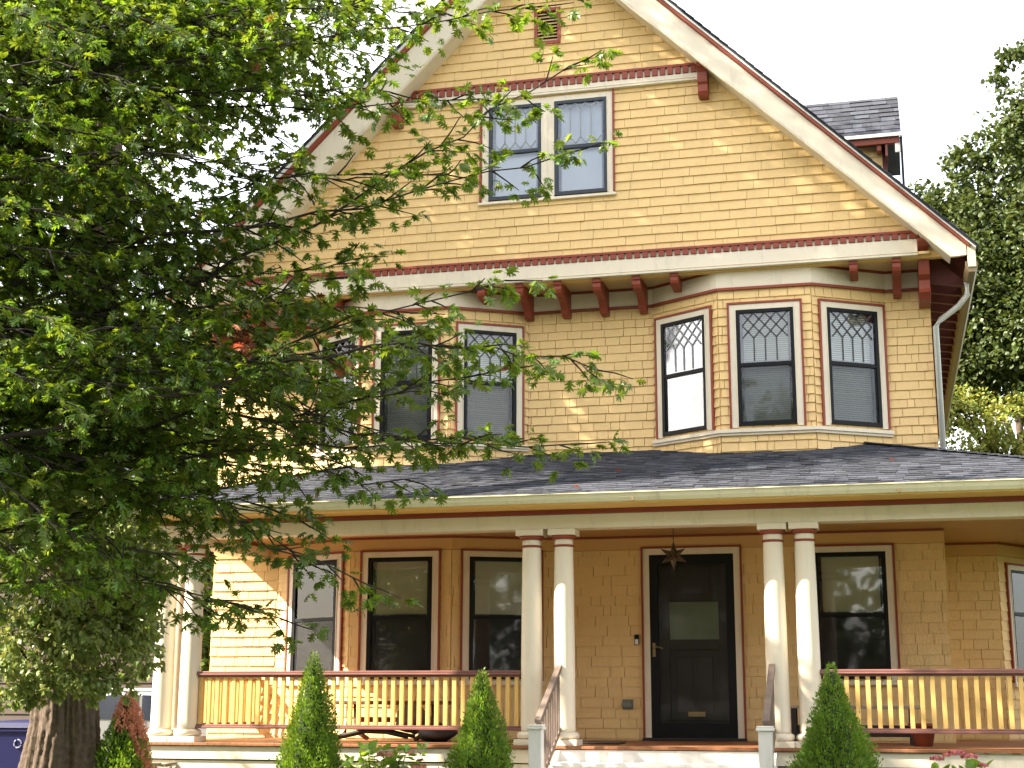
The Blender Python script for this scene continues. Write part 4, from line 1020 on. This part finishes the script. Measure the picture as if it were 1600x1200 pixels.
for i in range(24):
    u, v, y = fill.uniform(20, 400), fill.uniform(0, 850), fill.uniform(-6.2, -4.9)
    if u > 330 and v > 700: continue
    p1 = unproj(u, v, y); p0 = Vector((-6.9, -8, max(2.8, min(12.5, p1.z*.9+1.2))))
    oak.limb(p0, p1, .014+.0045*(p1-p0).length, sag=.15, lat=(.3, .8), dens=.9, start=.35, seed=700+i)
# limbs on the far side of the crown and behind, outside the picture
for i in range(16):
    a = R_(rnd.uniform(100, 300)); z = rnd.uniform(4, 11); p1 = Vector((-6.9+3.8*math.cos(a), -8+3.8*math.sin(a), z+rnd.uniform(0, 1.5)))
    oak.limb((-6.9, -8, z-.8), p1, .04, seed=400+i, dens=.35)
for mb in oak.wood: mb.build('limb', 'dark_bark', OT, smooth=True)
oak.twigs.build('twigs', 'dark_bark', OT, kind='stuff')
lp = np.array([tuple(p) for p in oak.lp]); ld = np.array([tuple(p) for p in oak.ld]); n = len(lp)
ups = np.tile([0, 0, 1.0], (n, 1))+rv(n, .45); Rm = mats_from(ld, ups); size = nr.uniform(.070, .125, n)
# leaves nearest to the camera and inside the picture become objects of their own
rel = lp-np.array(CAM); dz = rel@np.array(CF); uu = 800+FPX*(rel@np.array(CR))/dz; vv = 600-FPX*(rel@np.array(CU))/dz
ins = (uu > 5) & (uu < 1595) & (vv > 5) & (vv < 1195) & (dz > .5)
facing = np.abs(np.einsum('nj,nj->n', Rm[:, :, 2], rel/np.linalg.norm(rel, axis=1, keepdims=True)))
score = np.where(ins, size*size*(facing+.2)/dz**2, 0)*np.where(uu > 450, 1.6, 1)
big = np.argsort(-score)[:296]; mask = np.ones(n, bool); mask[big] = False
rust = (((uu-375)**2+(vv-530)**2 < 26**2) | ((uu-535)**2+(vv-575)**2 < 17**2) | (nr.rand(n) < .0022)) & ins & (dz < 12.6)
TO = tmpl_oak()
near = mask & ~rust & ins & (dz < 12.8); far = mask & ~rust & ~near
V, F = scatter(TO, lp[near], Rm[near], size[near]); npmesh('leaves', V, F, 'oak_leaf', OT, kind='stuff')
V, F = scatter(tmpl_star(), lp[far], Rm[far], size[far]); npmesh('far_side_leaves', V, F, 'oak_leaf', OT, kind='stuff')
V, F = scatter(TO, lp[mask & rust], Rm[mask & rust], size[mask & rust]*.9)
if len(V): npmesh('rust_leaves', V, F, 'rust_leaf', OT, kind='stuff')
me = bpy.data.meshes.new('leaf'); me.from_pydata([tuple(v) for v in TO[0]], [], [tuple(int(i) for i in f) for f in TO[1]]); me.materials.append(MT['oak_leaf'])
for i in big:
    o = bpy.data.objects.new('leaf', me); link(o, OT)
    A = Matrix([[*(Rm[i][r]*size[i]), lp[i][r]] for r in range(3)]+[[0, 0, 0, 1]]); o.matrix_basis = A
print('oak leaves', n)

# ------------------------------------------------------------------ other trees
def crown_leaves(blobs, n, size, tm, droop=.3, shell=.55, clump=None):
    """blobs: (centre, radii); leaves gather in clumps spread through the outer part of each blob"""
    vol = np.array([(b_[1][0]*b_[1][1]*b_[1][2])**.72 for b_ in blobs]); vol = vol/vol.sum(); P_ = []; D_ = []
    for (c, r), f in zip(blobs, vol):
        m_ = int(n*f); nc = max(6, m_//(clump or 45)); d = rv(nc); d /= np.linalg.norm(d, axis=1, keepdims=True)
        rad = (shell+(1-shell)*nr.rand(nc)**.6)[:, None]; cc = d*rad*np.array(r)+np.array(c)
        idx = nr.randint(0, nc, m_); spread = min(r)*.17*nr.uniform(.5, 1.5, nc)[idx][:, None]
        off = rv(m_)*np.array([1, 1, .55])*spread; P_.append(cc[idx]+off); dd = d[idx]*.6+rv(m_, .7)-np.array([0, 0, droop]); D_.append(dd)
    P_ = np.concatenate(P_); D_ = np.concatenate(D_); m_ = len(P_)
    Rm_ = mats_from(D_, np.tile([0, 0, 1.0], (m_, 1))+rv(m_, .5)); sz = nr.uniform(size*.7, size*1.25, m_)
    return scatter(tm, P_, Rm_, sz)
def limbs_to(blobs, base, top, n, r, root, seed, mtl='dark_bark'):
    q = random.Random(seed); base, top = Vector(base), Vector(top); m_ = MB()
    for i in range(n):
        c, rad = q.choice(blobs); s_ = base.lerp(top, q.uniform(.25, .95)); e = Vector(c)+Vector((q.uniform(-.7, .7)*rad[0], q.uniform(-.7, .7)*rad[1], q.uniform(-.5, .7)*rad[2]))
        mid = s_.lerp(e, .5)+Vector((q.uniform(-.3, .3), q.uniform(-.3, .3), .25)); m_.tube([s_, s_.lerp(mid, .5), mid, mid.lerp(e, .5), e], [r, r*.8, r*.55, r*.35, .01], 6)
    m_.build('branches', mtl, root, smooth=True)
def simple_tree(name, lab, cat, loc, trunk, blobs, n, size, tm, leafmat, tr_=.2, group=None, bark='bark', clump=None, shell=.5):
    root = thing(name, lab, cat, loc, group); m_ = MB(); pts = [Vector(p) for p in trunk]; k = len(pts)
    m_.tube(pts, [tr_*(1-.8*i/(k-1)) for i in range(k)], 12); m_.build('trunk', bark, root, smooth=True)
    limbs_to(blobs, pts[1], pts[-1], 14, tr_*.35, root, int(abs(loc[0])*10)+3)
    V, F = crown_leaves(blobs, n, size, tm, shell=shell, clump=clump); npmesh('crown', V, F, leafmat, root, kind='stuff')
    return root
TS = tmpl_simple(); TK = tmpl_kite(); TR = tmpl_simple(.42)
# tree whose fluted trunk stands left of the porch
TB = thing('yard_tree', 'tall tree with thick fluted grey brown trunk standing left of the porch by the bin', 'tree', (-4.97, -4.5, .25))
m_ = MB(); nseg = 150; zk = [-.2, .1, .3, .45, .6, .75, .9, 1.05, 1.2, 1.35, 1.5, 1.7, 1.9, 2.2, 2.5, 3.5, 5, 7, 9.5, 12]; rk = [.80, .60, .50, .44, .395, .36, .335, .315, .30, .29, .285, .28, .275, .27, .27, .265, .25, .21, .15, .05]
zs = sorted(set([round(v, 3) for v in np.arange(.3, 2.6, .035)] + zk)); rq = random.Random(8); ridge = [(rq.randint(18, 46), rq.uniform(-3, 3), rq.uniform(0, 6)) for _ in range(5)]
for z in zs:
    r = float(np.interp(z, zk, rk))
    for j in range(nseg):
        a = 2*math.pi*j/nseg; fl = 1+(.07+.12*max(0, 1-z/1.6))*math.cos(5*a+1.0+.25*z)+.035*math.cos(11*a+z*1.3)
        rd = sum(math.cos(k*a+q*z+p+1.2*math.sin(z*5+k)) for k, q, p in ridge)
        rad_ = r*fl-.012*max(-1.0, min(1.0, rd))+nr.uniform(-.006, .006)
        m_.v.append((-4.97-.03*max(0, z-1.2)+rad_*math.cos(a), -4.5+.05*max(0, z-2)+rad_*math.sin(a), z+.25))
for i in range(len(zs)-1):
    for j in range(nseg): m_.f.append((i*nseg+j, i*nseg+(j+1) % nseg, (i+1)*nseg+(j+1) % nseg, (i+1)*nseg+j))
m_.build('trunk', 'bark', TB, smooth=True)
blB = [((-7.2, -2.6, 12.3), (3.6, 3.0, 3.6)), ((-6.3, -2.8, 10.0), (2.7, 2.4, 1.8)), ((-6.0, -3.2, 14.8), (3.4, 3.0, 2.6)), ((-4.6, -3.0, 11.0), (1.2, 1.4, 1.6))]
limbs_to(blB, (-5.0, -4.4, 6), (-5.2, -4.0, 11), 26, .10, TB, 5)
V, F = crown_leaves(blB, 42000, .12, TS, shell=.35, clump=60); npmesh('crown', V, F, 'elm_leaf', TB, kind='stuff')
# pale low spray of small leaves in front of that trunk
TP = thing('young_tree', 'young tree with small pale sunlit leaves in front of the thick trunk at lower left', 'tree', (-5.35, -5.9, .2))
m_ = MB(); m_.tube([(-5.35, -5.9, .0), (-5.3, -5.85, 1.2), (-5.15, -5.8, 2.2), (-5.1, -5.8, 3.3)], [.05, .04, .03, .012], 8); m_.build('trunk', 'dark_bark', TP, smooth=True)
blP = [(tuple(unproj(u, v, y)), (a, .5, b_)) for u, v, y, a, b_ in ((150, 980, -5.8, .45, .36), (60, 1000, -5.9, .50, .40), (190, 900, -5.5, .5, .40), (70, 900, -5.9, .55, .42), (115, 1065, -5.9, .36, .17), (20, 1070, -6.0, .30, .22), (205, 975, -5.4, .24, .32), (140, 820, -5.6, .6, .4), (225, 880, -5.3, .3, .3), (30, 820, -5.9, .5, .4), (222, 1010, -5.3, .17, .26), (165, 1075, -5.7, .25, .14))]
limbs_to(blP, (-5.3, -5.85, 1.0), (-5.1, -5.8, 3.3), 16, .018, TP, 9)
V, F = crown_leaves(blP, 17000, .060, TS, droop=.6, shell=.2, clump=26); npmesh('crown', V, F, 'pale_leaf', TP, kind='stuff')

# trees behind the house, right
simple_tree('garden_tree', 'tall dark green tree rising highest behind the house at the right edge', 'tree', (7.0, 12, 0), [(7.0, 12, 0), (6.9, 12, 4), (6.7, 12, 9), (6.5, 12, 14)],
            [((6.3, 12.0, 12.2), (1.0, 1.2, 1.6)), ((6.05, 12.2, 13.9), (.7, .7, .9)), ((5.7, 12, 12.6), (.7, .8, .9)), ((7.4, 12, 13.3), (1.1, 1.2, 1.8)), ((6.4, 11.8, 10.2), (1.6, 1.6, 1.4)), ((6.2, 11.5, 8.6), (1.7, 1.6, 1.0)), ((5.6, 11.6, 7.6), (1.3, .9, .6)), ((7.6, 11.5, 9.6), (1.6, 1.6, 1.8))], 42000, .10, TR, 'ovate_leaf', .22, 'trees behind the house', clump=55)
simple_tree('garden_tree', 'lower rounded tree behind the house just right of the dormer', 'tree', (5.0, 12.5, 0), [(5.0, 12.5, 0), (5.0, 12.5, 4), (4.8, 12.5, 8), (4.7, 12.5, 11.8)],
            [((4.75, 12.4, 12.0), (.55, .6, .9)), ((4.9, 12.4, 10.9), (1.0, 1.0, 1.0)), ((3.9, 12.4, 11.0), (.55, .8, 1.0)), ((4.3, 12, 9.8), (1.4, 1.4, 1.2)), ((5.2, 12, 9.0), (1.4, 1.4, 1.2)), ((4.7, 12, 8.1), (1.3, 1.2, .7)), ((3.4, 12, 10.0), (.7, .8, .9)), ((3.45, 12.2, 9.0), (.8, .8, 1.3)), ((3.3, 12.2, 11.0), (.45, .5, .8)), ((3.9, 12.2, 7.6), (.9, .8, .8))], 46000, .10, TR, 'ovate_leaf', .16, 'trees behind the house', clump=36)
simple_tree('garden_tree', 'small tree coloured a sunlit yellow green behind the right end of the porch roof', 'tree', (5.1, 10.9, 0), [(5.1, 10.9, 0), (5.1, 10.9, 2), (5.0, 10.9, 4), (5.0, 10.9, 6.5)],
            [((4.4, 10.9, 6.6), (.9, .7, .9)), ((5.6, 10.9, 6.5), (1.1, .7, .9)), ((5.0, 10.9, 5.6), (1.5, .8, .8)), ((6.8, 10.9, 6.0), (1.2, .8, 1.2))], 14000, .085, TS, 'bush_leaf_sun_tint', .12, 'trees behind the house', clump=30)
simple_tree('garden_tree', 'dark dense tree farther back filling the gap between the house and the right edge', 'tree', (6.2, 19, 0), [(6.2, 19, 0), (6.2, 19, 4), (6.0, 19, 8), (5.8, 19, 12)],
            [((4.3, 19, 11.4), (1.2, 1.3, 1.9)), ((6.0, 19, 12.0), (1.8, 1.3, 2.2)), ((8.2, 19, 13.0), (2.2, 1.4, 3.0))], 26000, .13, TR, 'ovate_leaf', .2, 'trees behind the house', clump=40, shell=.2)
# trees behind the left side
for i, (x, y, z, r, lab) in enumerate(((-9.3, 7.2, 4.6, 2.3, 'small bushy tree at the driveway edge behind the left corner of the porch'), (-9.5, 14, 7.5, 3.4, 'broad leafy tree far behind the left side of the house'), (-14.5, 12, 8.5, 4.0, 'farther tall tree behind the brown neighbouring house'), (-8.0, 22, 12, 4.5, 'tallest distant tree behind the left roof slope'))):
    simple_tree('garden_tree', lab, 'tree', (x, y, 0), [(x, y, 0), (x+.1, y, z*.4), (x, y, z*.8), (x, y, z*1.1)], [((x, y, z), (r, r*.8, r)), ((x+1.4, y, z-2), (r*.7, r*.7, r*.7)), ((x-1.5, y, z+1.5), (r*.7, r*.7, r*.8))], 9000, .19, TR, 'elm_leaf', .25, 'trees behind the house', clump=40)
# unseen trees added to block low sky from the porch; they show in reflections
for i, (x, y) in enumerate(((-13, -25), (-5, -26), (3, -25), (11, -26), (-22, -25), (20, -25), (-31, -26))):
    lab = ('unseen tree added to block low sky, facing the driveway', 'unseen tree added to block low sky, facing the left bay', 'unseen tree added to block low sky, facing the front steps', 'unseen tree added to block low sky, facing the right end of the porch', 'unseen tree added to block low sky, well left of the driveway', 'unseen tree added to block low sky, farthest to the right', 'unseen tree added to block low sky, farthest to the left')[i]
    simple_tree('sky_block_tree', lab, 'tree', (x, y, 0), [(x, y, -.1), (x, y, 3), (x, y, 6), (x, y, 9)], [((x, y, 5.4), (4.9, 2.5, 4.0)), ((x+.5, y, 9.0), (3.6, 2.2, 2.4))], 11000, .38, TK, 'elm_leaf', .25, 'unseen trees added to block low sky', clump=30)

V, F = crown_leaves([((x, -35.5+.3*math.sin(x), 1.5), (1.6, .9, 1.6)) for x in np.arange(-34, 24, 2.2)], 15000, .26, TK, shell=.6)  # unseen hedge, added so door and windows reflect dark green instead of low sky
o = npmesh('hedge', V, F, 'ovate_leaf'); o['label'] = 'long tall hedge added across the road to darken window reflections'; o['category'] = 'hedge'
V, F = crown_leaves([((x, 27+.4*math.sin(x), 1.6), (1.9, 1.0, 1.9)) for x in np.arange(-34, 40, 2.6)], 14000, .26, TK, shell=.6)
o = npmesh('hedge', V, F, 'ovate_leaf'); o['label'] = 'long dark hedge closing the back yard behind the house'; o['category'] = 'hedge'
# ------------------------------------------------------------------ arborvitae along the porch
def arbor(name, lab, x, y, z0, zt, rb, seed, n=9000, dry=0, lean=0):
    q = np.random.RandomState(seed); root = thing(name, lab, 'shrub', (x, y, z0), 'conical evergreens along the porch')
    h = zt-z0
    def rad(t_): return rb*np.where(t_ < .25, .82+.72*t_, 1.0)*np.clip((1-t_)/.75, 0, 1)**.92+.012
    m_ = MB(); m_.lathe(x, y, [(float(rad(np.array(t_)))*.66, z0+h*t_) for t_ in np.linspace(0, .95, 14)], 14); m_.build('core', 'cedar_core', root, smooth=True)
    t_ = 1-np.sqrt(q.rand(n))*1.0; t_ = np.clip(t_, 0, .995); a = q.rand(n)*2*math.pi
    lob = 1+.12*np.sin(2*a+t_*5+seed*2)+.10*np.sin(3*a-t_*(9+seed)+seed)+.08*np.sin(7*a-t_*13+seed)+.07*np.sin(13*a+t_*40)
    lob = lob*np.where(q.rand(n) < .03, 1.18, 1)
    r = rad(t_)*lob*q.uniform(.70, 1.04, n); P_ = np.stack([x+lean*t_*h+r*np.cos(a), y+r*np.sin(a), z0+h*t_], 1)
    D_ = np.stack([np.cos(a)*.65, np.sin(a)*.65, np.full(n, 1.0)], 1)+q.normal(0, .28, (n, 3)); Nn = np.stack([np.cos(a+q.normal(0, 1.0, n)), np.sin(a+q.normal(0, 1.0, n)), q.normal(0, .3, n)], 1)
    Rm_ = mats_from(D_, Nn); sz = q.uniform(.026, .056, n)*(1-.3*t_)
    tm = (np.array([(0, 0, 0), (.16, .35, 0), (.26, .72, .03), (.07, .62, 0), (0, 1, .05), (-.07, .62, 0), (-.24, .70, .03), (-.14, .35, 0)]), np.array([(0, 1, 7), (1, 2, 3), (1, 3, 7), (3, 4, 5), (3, 5, 7), (5, 6, 7)]))
    if dry:
        d = (np.cos(a)*.9+np.clip((t_-.72)*9, -.5, 2)+.25*np.sin(9*a+t_*20)) > .35
        V, F = scatter(tm, P_[~d], Rm_[~d], sz[~d]); npmesh('green_foliage', V, F, 'cedar', root, kind='stuff')
        V, F = scatter(tm, P_[d], Rm_[d], sz[d]*1.15); o = npmesh('dry_foliage', V, F, 'cedar_dry', root, kind='stuff'); o['label'] = 'dried orange brown foliage'
    else:
        V, F = scatter(tm, P_, Rm_, sz); npmesh('foliage', V, F, 'cedar', root, kind='stuff')
ZG = .27
arbor('arborvitae', 'conical green arborvitae in front of the left porch railing, nearest the left bay window', -2.70, -3.85, ZG, 2.11, .37, 1, 26000)
arbor('arborvitae', 'conical green arborvitae just left of the stair newel post', -.99, -3.9, ZG, 1.94, .34, 2, 26000)
arbor('arborvitae', 'widest conical green arborvitae, right of the steps', 2.225, -3.9, ZG, 1.98, .42, 3, 30000)
arbor('arborvitae', 'half dead arborvitae with dried orange brown foliage at the left porch corner', -4.40, -4.35, ZG, 1.73, .40, 4, 24000, dry=1)
# hydrangeas
def hydrangea(lab, x, y, zt, w, blooms, seed, bm_):
    q = random.Random(seed); root = thing('hydrangea', lab, 'shrub', (x, y, ZG)); st = MB(); P_ = []; D_ = []
    for i in range(26):
        e = Vector((x+q.uniform(-w, w), y+q.uniform(-.2, .2), zt-abs(q.gauss(0, .13))-.05)); b0 = Vector((x+q.uniform(-.1, .1), y, ZG))
        st.tube([b0, b0.lerp(e, .5)+Vector((0, 0, .05)), e], [.008, .006, .003], 4, cap=False)
        for k in range(10):
            t_ = 1-.055*k; p = b0.lerp(e, t_)+Vector((0, 0, .03)); a = q.uniform(0, 6.28)
            for s_ in (0, math.pi): P_.append(p); D_.append((math.cos(a+s_), math.sin(a+s_), q.uniform(-.25, .7) if k else 1.2))
    st.build('stems', 'dark_bark', root)
    P_ = np.array([tuple(p) for p in P_]); D_ = np.array(D_); m_ = len(P_)
    V, F = scatter(tmpl_simple(.36), P_, mats_from(D_, np.tile([0, 0, 1.], (m_, 1))+rv(m_, .35)), nr.uniform(.07, .13, m_)); npmesh('foliage', V, F, 'hydrangea_leaf', root, kind='stuff')
    for (bx_, by_, bz, br) in blooms:
        k = 150 if bm_ == 'dry_bloom' else 70; d = rv(k); d /= np.linalg.norm(d, axis=1, keepdims=True); d[:, 2] = np.abs(d[:, 2])*.9-.15
        p = np.array([bx_, by_, bz])+d*br*np.array([1.15, 1, .65])*nr.uniform(.75, 1.05, k)[:, None]
        V, F = scatter((np.array([(0, -.5, 0), (.5, 0, 0), (0, .5, 0), (-.5, 0, 0), (0, 0, .12)]), np.array([(0, 1, 4), (1, 2, 4), (2, 3, 4), (3, 0, 4)])), p, mats_from(np.cross(d, rv(k)), d+rv(k, .3)), nr.uniform(.018, .032, k))
        npmesh('bloom', V, F, bm_, root)
def at(u, v, y): p = unproj(u, v, y); return (p.x, p.y, p.z)
hydrangea('leafy hydrangea with dried pinkish brown flower heads between the two left arborvitae', -1.92, -4.0, 1.22, .42,
          [(*at(602, 1180, -4.1), .075), (*at(655, 1199, -4.1), .07), (*at(640, 1176, -3.9), .035)], 5, 'dry_bloom')
hydrangea('low flowering shrub with small pink red blooms right of the widest arborvitae', 3.32, -4.0, 1.11, .28,
          [(*at(1495, 1178, -4.1), .07), (*at(1465, 1186, -4.0), .055), (*at(1515, 1183, -4.1), .065), (*at(1535, 1196, -4.0), .04), (*at(1478, 1180, -4.2), .03)], 6, 'pink_bloom')

# ------------------------------------------------------------------ blue bin, neighbour, car
Bb = thing('recycling_bin', 'blue wheeled recycling bin with closed lid beside the tree trunk at lower left', 'bin', (-7.85, -.6, .31))
bx0, by0 = -7.85, -.6
m_ = MB(); m_.hexa([(bx0-.24, by0-.27, .36), (bx0+.24, by0-.27, .36), (bx0+.24, by0+.22, .36), (bx0-.24, by0+.22, .36), (bx0-.31, by0-.36, 1.30), (bx0+.31, by0-.36, 1.30), (bx0+.31, by0+.33, 1.30), (bx0-.31, by0+.33, 1.30)])
m_.box(bx0-.33, bx0+.33, by0-.385, by0+.35, 1.25, 1.301)
m_.build('body', 'bin_blue', Bb, bevel=.02)
m_ = MB(); m_.hexa([(bx0-.35, by0-.41, 1.305), (bx0+.35, by0-.41, 1.305), (bx0+.35, by0+.38, 1.305), (bx0-.35, by0+.38, 1.305), (bx0-.29, by0-.34, 1.385), (bx0+.29, by0-.34, 1.385), (bx0+.29, by0+.38, 1.40), (bx0-.29, by0+.38, 1.40)]); m_.build('lid', 'bin_blue', Bb, bevel=.02)
for s_ in (-1, 1):
    m_ = MB(); m_.tube([(bx0+s_*.22, by0+.28, .43), (bx0+s_*.29, by0+.28, .43)], .12, 18); m_.build('wheel', 'tyre', Bb, bevel=.01)
m_ = MB(); k0 = 20
for i in range(3):
    a0 = 2*math.pi*i/3; pts = [(bx0+.14+.05*math.cos(a0+t_*1.7), by0-.35, 1.12+.05*math.sin(a0+t_*1.7)) for t_ in (0, .33, .66, 1)]
    m_.tube(pts, .009, 5)
m_.build('emblem', 'emblem_grey', Bb)
# neighbouring house
NH = thing('neighbour_house', 'brown clapboard house beyond the driveway at far left', 'house', (-18, 9, .3))
frN = Fr(-27, 9, -9.6, 9)
m_ = MB(); m_.fbox(frN, 0, frN.len, .2, 5.6, -8, 0); m_.build('wall', 'brown_siding', NH)
m_ = MB(); z = .35
for k in range(26):
    u0 = 8.0
    if z > 4.3: break
    m_ = MB(); m_.add([frN.p(u0, z, .03), frN.p(frN.len, z, .03), frN.p(frN.len, z+.15, .004), frN.p(u0, z+.15, .004), frN.p(u0, z, .001), frN.p(frN.len, z, .001)], [(0, 1, 2, 3), (4, 5, 1, 0), (1, 5, 2)])
    m_.build('clapboard', 'brown_siding', NH); z += .15
m_ = MB(); m_.prism([(-27.5, 8.5, 5.5), (-9.2, 8.5, 5.5), (-9.2, 13, 9), (-27.5, 13, 9)], (0, 0, .15)); m_.prism([(-27.5, 13, 9.0), (-9.2, 13, 9.0), (-9.2, 17.5, 5.5), (-27.5, 17.5, 5.5)], (0, 0, .15)); m_.build('roof', 'roof_shingle', NH)
m_ = MB(); m_.fbox(frN, 9.6, 10.6, 2.1, 3.6, .035, .06); w_ = m_.build('window', 'cream_trim', NH); m_ = MB(); m_.fbox(frN, 9.7, 10.5, 2.2, 3.5, .061, .065); m_.build('pane', 'car_glass', w_)
m_ = MB(); m_.box(-9.68, -9.55, 8.88, 8.955, .3, 5.5); m_.build('corner_board', 'brown_siding', NH)
# parked car on the driveway
Cr = thing('parked_car', 'pale silver car parked in the driveway, seen between the brown shrub and the corner columns', 'car', (-8.7, 5.4, .31))
cx0, cy0, cz0 = -8.7, 5.4, .31
side = [(-2.15, .30), (-2.2, .62), (-2.05, .95), (-1.75, 1.05), (-1.35, 1.42), (-.9, 1.50), (.35, 1.48), (1.05, 1.02), (2.0, .86), (2.2, .62), (2.18, .30)]
m_ = MB(); m_.prism([(cx0+a, cy0-.85, cz0+b_) for a, b_ in side], (0, 1.7, 0)); m_.build('body', 'car_silver', Cr, bevel=.07)
for lp_ in ([(-1.25, 1.05), (-1.2, 1.36), (-.85, 1.43), (-.35, 1.43), (-.35, 1.03)], [(-.28, 1.03), (-.28, 1.43), (.30, 1.41), (.86, 1.03)]):
    m_ = MB(); m_.prism([(cx0+a, cy0-.862, cz0+b_) for a, b_ in lp_], (0, .02, 0)); m_.build('side_window', 'car_glass', Cr)
for a in (-1.4, 1.4):
    for s_ in (-.87, .67):
        m_ = MB(); m_.tube([(cx0+a, cy0+s_, cz0+.33), (cx0+a, cy0+s_+.2, cz0+.33)], .33, 22); w_ = m_.build('wheel', 'tyre', Cr, bevel=.02)
        m_ = MB(); m_.tube([(cx0+a, cy0+s_-.006, cz0+.33), (cx0+a, cy0+s_+.206, cz0+.33)], .2, 14); m_.build('rim', 'rim', w_)
m_ = MB(); m_.box(cx0-2.2, cx0-2.05, cy0-.80, cy0-.5, cz0+.68, cz0+.86); m_.build('tail_light', 'tail_red', Cr)
m_ = MB(); m_.box(cx0-1.2, cx0+.3, cy0-.70, cy0-.66, cz0+1.50, cz0+1.54); m_.build('roof_rail', 'pale_metal', Cr)

# fallen leaves on the porch roof
for i, (u, v) in enumerate(((963, 741), (1398, 724), (797, 722), (636, 778), (905, 766))):
    x, y = unproj(u, v, -1.6).x, -1.6
    for _ in range(25):
        p = unproj(u, v, y); z = zr(p.x, p.y); y += (p.z-z)*-.0+(-1 if p.z < z else 1)*.0; 
        # march along the ray until it meets the slope
        y = y-(z-p.z)/.308*.35 if abs(z-p.z) > .003 else y; y = max(-2.9, min(-.1, y))
    p = unproj(u, v, y); z = zr(p.x, p.y)+.02
    o = bpy.data.objects.new('fallen_leaf', me.copy()); COL.objects.link(o); o.data.materials.clear(); o.data.materials.append(MT['rust_leaf']); o.location = (p.x, p.y, z); o.scale = (.085,)*3; o.rotation_euler = (R_(25), R_(rnd.uniform(-20, 20)), rnd.uniform(0, 6))
    o['label'] = ('rust brown fallen leaf on the middle of the porch roof', 'rust brown fallen leaf on the right part of the porch roof below the right bay', 'rust brown fallen leaf high on the porch roof below the left bay', 'rust brown fallen leaf at the gutter edge left of the paired columns', 'rust brown fallen leaf near the gutter above the paired columns')[i]; o['category'] = 'leaf'
# parts are built in world coordinates: give child parts of parts no offset
for o in list(bpy.data.objects):
    if '_abs' in o: del o['_abs']
